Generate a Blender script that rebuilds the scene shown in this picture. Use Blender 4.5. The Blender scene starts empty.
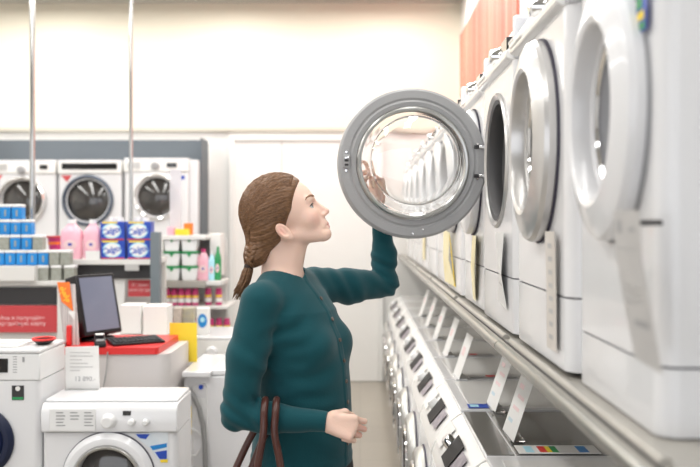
import bpy, bmesh, math, random
import numpy as np
from mathutils import Vector, Matrix
random.seed(7); rng = np.random.default_rng(7)
C = bpy.context.scene.collection
R = math.radians

# ---------------------------------------------------------------- camera, world, lights, exposure
F = 830.0; CAMZ = 1.55                       # focal length in pixels of a 700 px frame, eye height
cam_d = bpy.data.cameras.new('camera'); cam = bpy.data.objects.new('camera', cam_d); C.objects.link(cam)
cam.location = (0, 0, CAMZ); cam.rotation_euler = (R(90), 0, 0)
cam_d.sensor_width = 36; cam_d.lens = F/700*36
cam_d.shift_x = -10/700; cam_d.shift_y = -11.5/700
cam_d.clip_start = 0.05
cam_d.dof.use_dof = True; cam_d.dof.focus_distance = 2.62; cam_d.dof.aperture_fstop = 2.6
bpy.context.scene.camera = cam
w = bpy.data.worlds.new('world'); bpy.context.scene.world = w; w.use_nodes = True
w.node_tree.nodes['Background'].inputs[0].default_value = (1, 1, 1, 1)
w.node_tree.nodes['Background'].inputs[1].default_value = 0.22
vs = bpy.context.scene.view_settings
bpy.context.scene.display_settings.display_device = 'sRGB'
vs.view_transform = 'Standard'; vs.look = 'None'; vs.gamma = 1; vs.use_curve_mapping = False
vs.exposure = 0.0
def area(name, loc, size, power, col=(1, 1, 1), rot=(0, 0, 0)):
    l = bpy.data.lights.new(name, 'AREA'); l.shape = 'RECTANGLE'; l.size, l.size_y = size
    l.energy = power; l.color = col
    o = bpy.data.objects.new(name, l); C.objects.link(o); o.location = loc; o.rotation_euler = rot
    return o
for i, x in enumerate((-4.6, -2.9, -1.2, 0.3)):
    area('ceiling_lamp_row', (x, 3.9, 3.62), (0.35, 7.5), 90, (1, 0.985, 0.955))
area('wall_wash_row', (-1.6, 7.45, 3.62), (6.5, 0.12), 52, (1, 0.97, 0.92))
area('shop_window_light', (-1.5, -2.8, 1.7), (6.5, 2.6), 85, (0.86, 0.91, 1.0), (R(90), 0, 0))

# ---------------------------------------------------------------- materials
def mat(name, col, rough=0.5, metal=0.0, spec=0.5, coat=0.0, trans=0.0, ior=1.45, emit=None, bump=None, var=None, attr=None, alpha=1):
    m = bpy.data.materials.new(name); m.use_nodes = True
    nt = m.node_tree; b = nt.nodes['Principled BSDF']
    b.inputs['Base Color'].default_value = (*col, 1); b.inputs['Roughness'].default_value = rough
    b.inputs['Metallic'].default_value = metal; b.inputs['Specular IOR Level'].default_value = spec
    b.inputs['Coat Weight'].default_value = coat; b.inputs['Transmission Weight'].default_value = trans
    b.inputs['IOR'].default_value = ior; b.inputs['Alpha'].default_value = alpha
    tc = nt.nodes.new('ShaderNodeTexCoord')
    if emit: b.inputs['Emission Color'].default_value = (*emit[0], 1); b.inputs['Emission Strength'].default_value = emit[1]
    def noise(scale, stretch, detail=4):
        mp = nt.nodes.new('ShaderNodeMapping'); mp.inputs['Scale'].default_value = stretch
        n = nt.nodes.new('ShaderNodeTexNoise'); n.inputs['Scale'].default_value = scale; n.inputs['Detail'].default_value = detail
        nt.links.new(tc.outputs['Object'], mp.inputs[0]); nt.links.new(mp.outputs[0], n.inputs[0]); return n
    if bump:
        n = noise(bump[0], bump[2] if len(bump) > 2 else (1, 1, 1)); bp = nt.nodes.new('ShaderNodeBump')
        bp.inputs['Strength'].default_value = bump[1]; bp.inputs['Distance'].default_value = 0.01
        nt.links.new(n.outputs[0], bp.inputs['Height']); nt.links.new(bp.outputs[0], b.inputs['Normal'])
    if var:                                   # (scale, second colour, stretch)
        n = noise(var[0], var[2] if len(var) > 2 else (1, 1, 1)); mx = nt.nodes.new('ShaderNodeMix'); mx.data_type = 'RGBA'
        rp = nt.nodes.new('ShaderNodeMapRange'); rp.inputs[1].default_value = 0.22; rp.inputs[2].default_value = 0.65
        nt.links.new(n.outputs[0], rp.inputs[0]); nt.links.new(rp.outputs[0], mx.inputs[0])
        mx.inputs[6].default_value = (*col, 1); mx.inputs[7].default_value = (*var[1], 1)
        nt.links.new(mx.outputs[2], b.inputs['Base Color'])
    if attr:
        a = nt.nodes.new('ShaderNodeVertexColor'); a.layer_name = attr; nt.links.new(a.outputs[0], b.inputs['Base Color'])
    return m
def stripes(name, cols, scale, axis='Y', rough=0.6):
    m = mat(name, cols[0], rough); nt = m.node_tree; b = nt.nodes['Principled BSDF']
    tc = nt.nodes.new('ShaderNodeTexCoord'); mp = nt.nodes.new('ShaderNodeMapping')
    s = {'X': (scale, 0.01, 0.01), 'Y': (0.01, scale, 0.01), 'Z': (0.01, 0.01, scale)}[axis]
    mp.inputs['Scale'].default_value = s
    n = nt.nodes.new('ShaderNodeTexNoise'); n.inputs['Scale'].default_value = 1; n.inputs['Detail'].default_value = 2
    r = nt.nodes.new('ShaderNodeValToRGB'); r.color_ramp.interpolation = 'CONSTANT'
    el = r.color_ramp.elements; el[0].color = (*cols[0], 1); el[0].position = 0; el[1].color = (*cols[1], 1); el[1].position = 0.42
    for i, c in enumerate(cols[2:]): e = el.new(0.5+0.08*i); e.color = (*c, 1)
    nt.links.new(tc.outputs['Object'], mp.inputs[0]); nt.links.new(mp.outputs[0], n.inputs[0])
    nt.links.new(n.outputs[0], r.inputs[0]); nt.links.new(r.outputs[0], b.inputs['Base Color'])
    return m
W_ = mat('white_enamel', (0.80, 0.80, 0.81), 0.22, coat=0.3, var=(1.5, (0.78, 0.78, 0.795)))
WC = mat('white_enamel_cool_lit', (0.74, 0.75, 0.79), 0.2, coat=0.4)  # white enamel with the cool light on camera-facing sides put into its colour
WP = mat('white_plastic', (0.82, 0.82, 0.82), 0.35, bump=(60, 0.02))
PANEL = mat('panel_white', (0.85, 0.84, 0.82), 0.22, coat=0.5)
SEAM = mat('dark_seam', (0.05, 0.045, 0.07), 0.6)
GREYP = mat('grey_plastic', (0.36, 0.36, 0.365), 0.42, bump=(90, 0.03))
SILVER = mat('silver_plastic', (0.62, 0.61, 0.60), 0.28, 0.55, coat=0.3)
SILV2 = mat('brushed_silver', (0.55, 0.545, 0.53), 0.3, 0.8, var=(3, (0.5, 0.5, 0.48)))
POLEM = mat('pole_chrome', (0.50, 0.50, 0.50), 0.12, 1.0)
CHROME = mat('chrome', (0.85, 0.85, 0.86), 0.08, 1.0)
STEELTOP = mat('grey_metallic_top', (0.33, 0.325, 0.31), 0.22, 0.6, coat=0.4, var=(2, (0.30, 0.295, 0.28)))
RUBBER = mat('dark_rubber', (0.07, 0.068, 0.075), 0.55)
DARKG = mat('dark_door_glass', (0.012, 0.012, 0.016), 0.06, coat=1.0, var=(6, (0.06, 0.055, 0.05)))
DEEPG = mat('deep_door_glass', (0.02, 0.018, 0.025), 0.3, spec=0.25, var=(6, (0.04, 0.035, 0.04)))
NAVYG = mat('navy_door_glass', (0.01, 0.02, 0.06), 0.3, var=(6, (0.02, 0.03, 0.09)))
NAVYR = mat('slate_ring', (0.09, 0.11, 0.15), 0.25, 0.3, coat=0.5)
GLASS = mat('clear_glass', (0.97, 0.98, 0.98), 0.0, trans=1.0, ior=1.45)
BLACKM = mat('matte_black_display', (0.008, 0.007, 0.008), 0.45, spec=0.25)
BLACKG = mat('black_gloss', (0.006, 0.006, 0.007), 0.12, coat=1)
DRUM = mat('drum_steel', (0.35, 0.34, 0.34), 0.3, 0.9, bump=(70, 0.4))
GREYMARK = mat('grey_print', (0.35, 0.35, 0.36), 0.6)
DARKMARK = mat('dark_print', (0.08, 0.08, 0.08), 0.6)
PAPER = mat('paper', (0.82, 0.81, 0.79), 0.7, bump=(12, 0.05))
PAPERG = mat('grey_paper', (0.47, 0.46, 0.455), 0.6, var=(14, (0.52, 0.51, 0.50)))
PAPERB = mat('beige_paper', (0.62, 0.58, 0.53), 0.6, var=(10, (0.68, 0.64, 0.60)))
NAVYM = mat('navy_plastic', (0.008, 0.014, 0.045), 0.5)
YELP = mat('yellow_paper', (0.85, 0.74, 0.42), 0.6, var=(10, (0.9, 0.82, 0.55)))
YEL = mat('yellow', (0.95, 0.72, 0.05), 0.5, var=(6, (0.9, 0.66, 0.04)))
ORANGE = mat('orange', (0.9, 0.2, 0.03), 0.5)
RED = mat('red', (0.75, 0.035, 0.03), 0.35, var=(4, (0.7, 0.03, 0.03)))
SIGNRED = mat('sign_red', (0.60, 0.07, 0.075), 0.5, var=(4, (0.56, 0.06, 0.07)))
GREEN = mat('green', (0.03, 0.30, 0.10), 0.4)
TEALM = mat('teal_sticker', (0.03, 0.35, 0.28), 0.4)
BLUE = mat('blue', (0.02, 0.28, 0.68), 0.35, var=(20, (0.015, 0.22, 0.6)))
DBLUE = mat('deep_blue', (0.02, 0.055, 0.38), 0.35, var=(15, (0.02, 0.08, 0.5)))
CYAN = mat('pale_cyan', (0.45, 0.78, 0.9), 0.35)
GREYL = mat('grey_green_label', (0.27, 0.28, 0.23), 0.5, var=(40, (0.36, 0.37, 0.33)))
PINK = mat('pink_liquid_bottle', (0.90, 0.45, 0.55), 0.25, coat=0.4, var=(12, (0.92, 0.52, 0.6)))
MAG = mat('magenta', (0.55, 0.03, 0.16), 0.4, var=(20, (0.6, 0.05, 0.2)))
CHAR = mat('charcoal', (0.035, 0.033, 0.035), 0.5, var=(3, (0.04, 0.038, 0.04)))
SLATE = mat('slate_grey_panel', (0.11, 0.13, 0.15), 0.5, var=(2, (0.12, 0.14, 0.16)))
POST = mat('slate_post', (0.17, 0.20, 0.22), 0.45)
SHELFM = mat('shelf_beige', (0.43, 0.41, 0.37), 0.35, 0.2, var=(4, (0.40, 0.38, 0.345)))
RAIL = mat('rail_metal', (0.42, 0.42, 0.39), 0.28, 0.8, var=(3, (0.36, 0.36, 0.335)))
GOND = mat('gondola_white', (0.74, 0.73, 0.70), 0.45, var=(2, (0.72, 0.71, 0.69)))
COUNT = mat('counter_laminate', (0.66, 0.63, 0.61), 0.4, var=(2, (0.64, 0.61, 0.60)))
SCREEN = mat('screen', (0.13, 0.14, 0.19), 0.2, coat=0.4, emit=((0.30, 0.32, 0.42), 0.25))
BLKP = mat('black_plastic', (0.012, 0.01, 0.012), 0.4)
DKKEY = mat('key_plastic', (0.03, 0.03, 0.033), 0.5)
HOSE = mat('hose_grey', (0.30, 0.30, 0.30), 0.5, bump=(200, 0.5))

PINKISH = mat('pale_pink_print', (0.85, 0.66, 0.66), 0.6)
CYANISH = mat('pale_blue_print', (0.6, 0.72, 0.78), 0.6)
def floor_mat():
    m = mat('floor_tiles', (0.37, 0.33, 0.28), 0.28); nt = m.node_tree; b = nt.nodes['Principled BSDF']
    tc = nt.nodes.new('ShaderNodeTexCoord'); br = nt.nodes.new('ShaderNodeTexBrick')
    br.offset = 0; br.inputs['Scale'].default_value = 1; br.inputs['Brick Width'].default_value = 0.45; br.inputs['Row Height'].default_value = 0.45
    br.inputs['Mortar Size'].default_value = 0.004
    br.inputs['Color1'].default_value = (0.33, 0.295, 0.245, 1); br.inputs['Color2'].default_value = (0.305, 0.27, 0.228, 1); br.inputs['Mortar'].default_value = (0.27, 0.24, 0.2, 1)
    nt.links.new(tc.outputs['Object'], br.inputs[0]); nt.links.new(br.outputs[0], b.inputs['Base Color']); return m
FLOORM = floor_mat()
WALLC = mat('wall_cream', (0.77, 0.73, 0.615), 0.8, bump=(8, 0.03), var=(0.5, (0.76, 0.72, 0.605)))
WALLW = mat('wall_white', (0.79, 0.785, 0.762), 0.7, bump=(8, 0.03), var=(0.5, (0.78, 0.775, 0.752)))
CEILM = mat('ceiling_grey', (0.45, 0.44, 0.41), 0.8, var=(2, (0.42, 0.41, 0.38)))
DOORM = mat('door_white', (0.82, 0.805, 0.78), 0.5, var=(0.8, (0.81, 0.795, 0.77)))
PINKST = stripes('salmon_stripes', [(0.72, 0.13, 0.09), (0.76, 0.20, 0.14), (0.82, 0.34, 0.25), (0.62, 0.13, 0.10)], 9, 'Y')

# ---------------------------------------------------------------- mesh helpers
class MB:
    def __init__(s): s.bm = bmesh.new(); s.mats = []
    def mi(s, m):
        if m not in s.mats: s.mats.append(m)
        return s.mats.index(m)
    def _f(s, vs, m, smooth=True):
        try: f = s.bm.faces.new(vs)
        except ValueError: return
        f.material_index = s.mi(m); f.smooth = smooth
    def box(s, x0, x1, y0, y1, z0, z1, m, M=None):
        v = [s.bm.verts.new(Vector(c) if M is None else M @ Vector(c)) for c in
             ((x0,y0,z0),(x1,y0,z0),(x1,y1,z0),(x0,y1,z0),(x0,y0,z1),(x1,y0,z1),(x1,y1,z1),(x0,y1,z1))]
        for q in ((3,2,1,0),(4,5,6,7),(0,1,5,4),(1,2,6,5),(2,3,7,6),(3,0,4,7)): s._f([v[i] for i in q], m)
        return s
    def prism(s, poly, axis, a, b, m, M=None):
        """poly: 2-D outline in the two other axes (in xyz order), extruded along axis from a to b"""
        def pt(p, t):
            c = {'x': (t, p[0], p[1]), 'y': (p[0], t, p[1]), 'z': (p[0], p[1], t)}[axis]
            return Vector(c) if M is None else M @ Vector(c)
        A = [s.bm.verts.new(pt(p, a)) for p in poly]; B = [s.bm.verts.new(pt(p, b)) for p in poly]
        n = len(poly)
        for i in range(n): s._f([A[i], A[(i+1) % n], B[(i+1) % n], B[i]], m)
        s._f(A[::-1], m); s._f(B, m); return s
    def tube(s, path, r, m, n=12, closed=False):
        path = [Vector(p) for p in path]; rs = r if isinstance(r, (list, tuple)) else [r]*len(path); rings = []
        up = None
        for i, p in enumerate(path):
            if closed: t = (path[(i+1) % len(path)]-path[i-1]).normalized()
            else: t = (path[min(i+1, len(path)-1)]-path[max(i-1, 0)]).normalized()
            if up is None: up = t.orthogonal().normalized()
            up = (up-t*up.dot(t)).normalized(); sd = t.cross(up)
            rings.append([s.bm.verts.new(p+(up*math.cos(a)+sd*math.sin(a))*rs[i]) for a in (2*math.pi*k/n for k in range(n))])
        for i in range(len(rings)-(0 if closed else 1)):
            A, B = rings[i], rings[(i+1) % len(rings)]
            for k in range(n): s._f([A[k], A[(k+1) % n], B[(k+1) % n], B[k]], m)
        if not closed: s._f(rings[0][::-1], m); s._f(rings[-1], m)
        return s
    def lathe(s, prof, c, m, n=56, axis='y', closed=False, mats=None):
        """prof: (radius, along) pairs turned about the axis through c"""
        rings = []
        for r, t in prof:
            ring = []
            for k in range(n if r > 1e-6 else 1):
                a = 2*math.pi*k/n
                q = {'y': (r*math.cos(a), t, r*math.sin(a)), 'z': (r*math.cos(a), r*math.sin(a), t), 'x': (t, r*math.cos(a), r*math.sin(a))}[axis]
                ring.append(s.bm.verts.new(Vector(c)+Vector(q)))
            rings.append(ring)
        for i in range(len(rings)-(0 if closed else 1)):
            A, B = rings[i], rings[(i+1) % len(rings)]; mm = mats[i] if mats else m
            for k in range(n):
                a, b = k, (k+1) % n
                if len(A) == 1 and len(B) == 1: continue
                if len(A) == 1: s._f([A[0], B[a], B[b]], mm)
                elif len(B) == 1: s._f([A[a], A[b], B[0]], mm)
                else: s._f([A[a], A[b], B[b], B[a]], mm)
        return s
    def build(s, name, parent=None, bevel=0, seg=2, loc=None, ang=35):
        bmesh.ops.recalc_face_normals(s.bm, faces=s.bm.faces)
        me = bpy.data.meshes.new(name); s.bm.to_mesh(me); s.bm.free()
        for m in s.mats: me.materials.append(m)
        me.shade_smooth(); me.set_sharp_from_angle(angle=R(ang))
        o = bpy.data.objects.new(name, me); C.objects.link(o)
        if parent: o.parent = parent
        if loc: o.location = loc
        if bevel:
            b = o.modifiers.new('b', 'BEVEL'); b.width = bevel; b.segments = seg; b.limit_method = 'ANGLE'; b.angle_limit = R(40)
        return o
def tag(o, label, cat, group=None, kind=None):
    o['label'] = label; o['category'] = cat
    if group: o['group'] = group
    if kind: o['kind'] = kind
    return o
def empty(name, loc=(0, 0, 0), rz=0):
    o = bpy.data.objects.new(name, None); C.objects.link(o); o.location = loc; o.rotation_euler = (0, 0, rz); o.empty_display_size = .05
    return o
def struct(o): o['kind'] = 'structure'; return o
def copy_tree(o, parent=None):
    c = o.copy(); C.objects.link(c)
    if parent: c.parent = parent
    for ch in list(o.children): copy_tree(ch, c)
    return c
def at(x, y, Y): return Vector(((x-360)*Y/F, Y, CAMZ-(y-222)*Y/F))
def AX(x, Y): return (x-360)*Y/F
def AZ(y, Y): return CAMZ-(y-222)*Y/F
def text_mesh(name, s, size, m, parent, loc, rot, bold=0.0, shear=0, sx=1, ext=0.0003):
    cu = bpy.data.curves.new('t', 'FONT'); cu.body = s; cu.size = size; cu.extrude = ext; cu.align_x = 'CENTER'; cu.align_y = 'CENTER'
    cu.offset = bold; cu.shear = shear
    t = bpy.data.objects.new('t', cu); C.objects.link(t)
    dg = bpy.context.evaluated_depsgraph_get(); me = bpy.data.meshes.new_from_object(t.evaluated_get(dg)); bpy.data.objects.remove(t)
    me.materials.clear(); me.materials.append(m)
    o = bpy.data.objects.new(name, me); C.objects.link(o); o.parent = parent; o.location = loc; o.rotation_euler = rot; o.scale = (sx, 1, 1)
    return o

# ---------------------------------------------------------------- room
WX = 0.98; BY = 8.08; CZ = 3.68; LX = -6.0; FY = -3.2
struct(MB().box(LX-.1, WX+.1, FY-.1, BY+.1, -.12, 0, FLOORM).build('floor'))
struct(MB().box(LX-.1, WX+.1, FY-.1, BY+.1, CZ, CZ+.1, CEILM).build('ceiling'))
struct(MB().box(LX, WX, BY, BY+.1, 2.455, CZ, WALLC).box(LX, WX, BY, BY+.1, 0, 2.455, WALLW).build('wall_back'))
struct(MB().box(WX, WX+.1, FY, BY, 0, CZ, WALLW).build('wall_right'))
struct(MB().box(LX-.1, LX, FY, BY, 0, CZ, WALLW).build('wall_left'))
struct(MB().box(LX, WX, FY-.1, FY, 0, CZ, WALLW).build('wall_front'))
struct(MB().box(LX, WX, BY-.035, BY, 2.425, 2.465, mat('trim_beige', (0.55, 0.52, 0.45), 0.6, var=(1, (0.53, 0.5, 0.43)))).build('trim_1', bevel=.006))
# door in the back wall
dx0, dx1, dzt = AX(235, BY), AX(378, BY), AZ(141, BY)
d = MB().box(dx0, dx1, BY-.03, BY, 0.004, dzt, DOORM)
d = struct(d.build('door_1', bevel=.004))
xm = AX(282, BY)
MB().box(dx0-.05, dx0, BY-.05, BY, 0.004, dzt+.05, WALLW).box(dx1, dx1+.05, BY-.05, BY, 0.004, dzt+.05, WALLW).box(dx0, dx1, BY-.05, BY, dzt, dzt+.05, WALLW).build('door_frame', d, bevel=.004)
MB().box(xm-.006, xm+.006, BY-.034, BY-.028, 0.01, dzt-.01, mat('door_gap', (0.6, 0.57, 0.54), .7)).build('door_joint', d)
MB().tube([(dx1-.07, BY-.03, 1.02), (dx1-.07, BY-.08, 1.02), (dx1-.17, BY-.08, 1.02)], .01, SILV2).build('door_handle', d)
struct(MB().box(LX, AX(200, BY)-.3, BY-.02, BY, 0, .08, WALLW).build('baseboard_back'))

# ---------------------------------------------------------------- washing machines
def shell(mb, w, d, z0, z1, r, m, hole=None, n=64):
    """cabinet with rounded front corners, front at y=0; hole = (xc, zc, radius) cut in the front"""
    bm = mb.bm; out = []
    for k in range(7):
        a = R(270-90*k/6); out.append((-w/2+r+r*math.cos(a), r+r*math.sin(a)))
    out += [(-w/2, d), (w/2, d)]
    for k in range(7):
        a = R(0-90*k/6); out.append((w/2-r+r*math.cos(a), r+r*math.sin(a)))
    B = [bm.verts.new((x, y, z0)) for x, y in out]; T = [bm.verts.new((x, y, z1)) for x, y in out]
    for i in range(len(out)-1): mb._f([B[i], B[i+1], T[i+1], T[i]], m)
    mb._f(B[::-1], m); mb._f(T, m)
    c = [B[0], B[-1], T[-1], T[0]]                       # front corners: left-bottom, right-bottom, right-top, left-top
    if not hole: mb._f(c, m); return
    xc, zc, rr = hole; x0, x1 = -w/2+r, w/2-r
    H, O = [], []
    for k in range(n):
        a = 2*math.pi*k/n+math.pi/4; ca, sa = math.cos(a), math.sin(a)
        H.append(bm.verts.new((xc+rr*ca, 0, zc+rr*sa)))
        t = min(((x1-xc) if ca > 0 else (x0-xc))/ca if abs(ca) > 1e-9 else 9, ((z1-zc) if sa > 0 else (z0-zc))/sa if abs(sa) > 1e-9 else 9)
        O.append(bm.verts.new((xc+t*ca, 0, zc+t*sa)))
    for k in range(n): mb._f([H[k], H[(k+1) % n], O[(k+1) % n], O[k]], m)
    # corners of the front plate
    for cv in c:
        near = min(range(n), key=lambda k: (O[k].co-cv.co).length)
        k2 = sorted(range(n), key=lambda k: (O[k].co-cv.co).length)
        for k in range(n):
            a, b = O[k].co, O[(k+1) % n].co
            if abs(a.x-b.x) > 1e-6 and abs(a.z-b.z) > 1e-6 and min((a-cv.co).length, (b-cv.co).length) < .12 and \
               (abs(a.x-cv.co.x) < 1e-5 or abs(b.x-cv.co.x) < 1e-5) and (abs(a.z-cv.co.z) < 1e-5 or abs(b.z-cv.co.z) < 1e-5):
                mb._f([O[k], O[(k+1) % n], cv], m)

def ring_door(parent, xc, zc, ro, ri, prot, mring, mglass, handle=True, seam=True, bowl=0.03, y0=0.0, mrim=None, rec=.022, mseam=None):
    dr = MB()
    q = min(1, (ro-ri)/.085)
    if rec > .03:
        prof = [(ro-.002, y0), (ro, y0-.022), (ro-.006, y0-.032), (ro-.018, y0-.038), (ri+.030, y0-prot+.004), (ri+.016, y0-prot), (ri+.006, y0-prot+.004), (ri+.001, y0-prot+.014), (ri-.002, y0-.012), (ri-.010, y0-.008), (ri-.012, y0+rec)]
    else:
        prof = [(ro-.002, y0), (ro, y0-.010), (ro-.010*q, y0-prot*.62), (ro-.030*q, y0-prot*.95), (ro-.045*q, y0-prot), (ri+.020*q, y0-prot), (ri+.008*q, y0-prot+.006), (ri, y0-prot*.4), (ri-.006, y0+rec)]
    dr.lathe(prof,
             (xc, 0, zc), mring, closed=True)
    door = dr.build('door', parent, ang=30)
    if seam: MB().lathe([(ro+.003, y0+.001), (ro+.003, y0-.006), (ro-.012, y0-.006), (ro-.012, y0+.001)], (xc, 0, zc), mseam or SEAM, closed=True).build('door_gasket', parent)
    g = MB().lathe([(ri-.005, y0+rec-.004), (ri*.9, y0+rec-.004-bowl*.25), (ri*.6, y0+rec-.004-bowl*.7), (ri*.3, y0+rec-.004-bowl*.93), (0, y0+rec-.004-bowl)], (xc, 0, zc), mglass)
    g.build('door_glass', door)
    if mrim: MB().lathe([(ri+.012, y0-prot-.001), (ri+.006, y0-prot-.009), (ri-.004, y0-prot-.004), (ri-.001, y0-prot+.004)], (xc, 0, zc), mrim, closed=True).build('chrome_rim', door)
    if handle: MB().box(xc+ri+.02, xc+ri+.034, y0-prot-.012, y0-prot+.004, zc-.05, zc+.05, mring).build('door_handle', door, bevel=.005)
    return door

def feet(root, w, d, h=.02, r=.022):
    for sx in (-1, 1):
        for yy in (.06, d-.06):
            MB().lathe([(0, 0), (r, 0), (r, h*.5), (r*.6, h*.6), (r*.6, h), (0, h)], (sx*(w/2-.06), yy, 0), CHAR, 20, 'z').build('foot', root)

def upper_machine(label, X, Yn, Yf, ringm=None, open_=False, panelcol=None, knobx=.0, dispx=.14, seamz=.163, group=None, rr=.04, ro=.235, zb=.012, dsx=1.0):
    w = Yf-Yn-.012; d = .50; h = .88
    t = tag(empty('washing_machine', (X, (Yn+Yf)/2, SHZ), -math.pi/2), label, 'washing machine', group or 'washing machines on the right shelf')
    ro = min(ro, .235)
    mb = MB(); shell(mb, w, d, seamz+.002, .765, rr, W_, (0, .507, .182 if open_ else .145)); mb.build('body', t)
    mb = MB(); shell(mb, w, d, zb, seamz-.002, rr, W_); mb.build('kick_panel', t)
    mb = MB(); shell(mb, w-.012, d-.02, seamz-.003, seamz+.003, rr, SEAM); mb.build('seam', t, loc=(0, .006, 0))
    MB().prism([(.06, .765), (-.004, .765), (-.018, .772), (-.020, .790), (-.004, .802), (.022, .852), (.06, .852)], 'x', -w/2, w/2-.032, panelcol or PANEL).box(-w/2, w/2, .058, d, .765, .852, W_).build('control_panel', t, bevel=.003)
    MB().box(-w/2, w/2-.032, .028, d, .8525, .882, W_).build('worktop', t, bevel=.008, seg=3)
    MB().box(w/2-.031, w/2, -.002, d, .766, .884, WC).build('side_cheek', t, bevel=.010, seg=3)
    dw = MB().prism([(.03, .780), (-.023, .780), (-.024, .794), (-.010, .804), (.012, .845), (.03, .845)], 'x', -w/2+.015, -w/2+.17, panelcol or PANEL).build('detergent_drawer', t, bevel=.004)
    MB().lathe([(0, -.034), (.016, -.034), (.022, -.030), (.026, -.006), (.030, .0)], (knobx, .010, .825), CHROME, 28).build('knob', t)
    dp = MB().box(dispx-.045, dispx+.045, -.0035, .02, .802, .846, BLACKG).build('display', t, bevel=.001)
    for k in range(4): MB().box(dispx+.062+.018*k, dispx+.072+.018*k, -.002, .02, .818, .826, SILVER).build('button', t, bevel=.001)
    feet(t, w, d, h=zb)
    if not open_:
        dd = ring_door(t, 0, .507, ro, ro*.66, .048, ringm or W_, DEEPG, handle=False, mrim=None, rec=.04, bowl=.02, mseam=GREYMARK if zb < .01 else None)
        MB().lathe([(ro*.66-.006, .0), (ro*.66-.016, -.006), (ro*.66-.022, .0), (ro*.66-.014, .006)], (0, 0, .507), CHROME, closed=True).build('chrome_rim', dd)
        for o_ in t.children:
            if o_.name.startswith('door'): o_.scale = (dsx, 1, 1); o_.location.x = .014 if dsx < 1 else 0
    else:
        MB().lathe([(.182, -.0), (.190, -.006), (.200, -.010), (.206, -.004), (.206, .001)], (0, 0, .507), SILVER).build('door_bezel', t)
        MB().lathe([(.184, -.004), (.172, .0), (.165, .02), (.172, .045), (.160, .065), (.164, .10), (.15, .12)], (0, 0, .507), mat('gasket_grey', (.10, .098, .10), .5)).build('gasket', t)
        MB().lathe([(.165, .115), (.215, .13), (.22, .38), (.19, .41), (0, .415)], (0, 0, .507), DRUM).build('drum', t)
    return t

SHZ = 1.231
X0 = 0.43
ub = [1.195, 1.645, 2.245, 2.845] + [2.845+.6*k for k in range(1, 9)]
m1 = upper_machine('nearest white washing machine at the right edge, white round door closed, colourful sticker on top', X0+.008, 1.205, 1.672, W_, seamz=.105, rr=.032, ro=.222, knobx=.02, dispx=-.1, zb=.003, dsx=.80)
m2 = upper_machine('second upper washing machine from the right edge, silver-grey ring around its closed door', X0-.008, 1.674, 2.245, SILVER, ro=.235, dsx=.83)
m3 = upper_machine('white washing machine whose round door stands open showing the dark drum', X0-.010, 2.245, 2.845, open_=True)
ords = ['first beyond the open-door one', 'second beyond the open-door one', 'third beyond the open-door one']
for k in range(3, len(ub)-1):
    if ub[k+1] > BY: break
    j = k-3
    lab = 'white washing machine on the right shelf, ' + (ords[j] if j < 3 else 'in the far blurred end of the row')
    if j == 3: src = upper_machine(lab, X0, ub[k], ub[k+1], W_)
    elif j > 3: src = copy_tree(src); src.location.y = (ub[k]+ub[k+1])/2
    else: upper_machine(lab, X0 - (.006 if j % 2 else 0), ub[k], ub[k+1], W_, knobx=(-.02, .0, .03)[j], dispx=(.15, .13, .12)[j])

# the open door of the third machine (inner side to the viewer), hinged on the far side of its opening
oc = at(412.7, 163.5, 2.80)
loc3 = m3.matrix_basis.inverted() @ oc if False else None
bpy.context.view_layer.update()
inv3 = m3.matrix_world.inverted()
def od_obj(mb, name, parent, **k):
    o = mb.build(name, parent, **k); return o
GC = (0, 0, .006)     # glass centre a little above the ring centre
hold = empty('tmp')
dr = MB()
dr.lathe([(.188, .006), (.192, -.012), (.206, -.016), (.213, -.012), (.220, -.016), (.244, -.016), (.2515, -.010), (.254, .004), (.254, .030), (.247, .042), (.20, .050), (.182, .046), (.176, .026)], (0, 0, 0), GREYP, 96, closed=True,
         mats=[GREYP]*9+[W_, W_, W_, GREYP])
odoor = dr.build('door', m3, ang=28)
odoor.matrix_world = Matrix.Translation(oc) @ Matrix.Rotation(R(4), 4, 'Z')
inv = None
def sub(o): o.parent = odoor; return o
sub(MB().lathe([(.189, -.004), (.190, -.016), (.184, -.022), (.177, -.020), (.174, -.008), (.178, .002)], (0, 0, 0), SILV2, 96, closed=True).build('chrome_rim', ang=25))
# glass bowl: thick stepped shell bulging toward the drum (here toward -y)
outp = [(.176, .004), (.174, -.012), (.163, -.016), (.160, -.036), (.152, -.040), (.149, -.066), (.142, -.078), (.125, -.086), (.09, -.094), (.05, -.099), (0, -.101)]
inp = [(0, -.0965), (.050, -.0945), (.0895, -.0895), (.123, -.0815), (.138, -.075), (.1445, -.064), (.1475, -.037), (.1555, -.033), (.1585, -.0125), (.1695, -.008), (.1715, .004)]
sub(MB().lathe(outp+inp, (0, 0, GC[2]), GLASS, 96, closed=True).build('glass_bowl', ang=180))
# latch plate on the free side, slots and screws
sub(MB().box(-.236, -.214, -.022, -.014, -.017, .028, GREYP).build('latch_plate', bevel=.002))
for z in (-.010, .004): sub(MB().box(-.231, -.218, -.0245, -.0215, z, z+.007, CHAR).build('latch_slot', bevel=.001))
sub(MB().prism([(-.231, .012), (-.216, .016), (-.216, .022), (-.231, .018)], 'y', -.027, -.021, CHROME).build('latch_hook', bevel=.001))
for (x, z) in ((-.225, .036), (-.226, -.026), (-.002, -.236), (.032, -.222), (.218, .066), (.218, -.052)):
    sub(MB().lathe([(0, -.020), (.0035, -.020), (.005, -.018), (.005, -.015)], (x, 0, z), CHROME, 14).build('screw'))
for z in (.055, -.042):
    sub(MB().box(.206, .236, -.019, -.0155, z-.006, z+.006, CHAR).build('hinge_slot', bevel=.001))
    sub(MB().box(.222, .268, -.024, -.014, z-.005, z+.005, CHROME).lathe([(0, -.006), (.009, -.006), (.009, .006), (0, .006)], (.262, -.018, z), CHROME, 18, 'z').build('hinge_arm', bevel=.0015))
bpy.data.objects.remove(hold)

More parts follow.
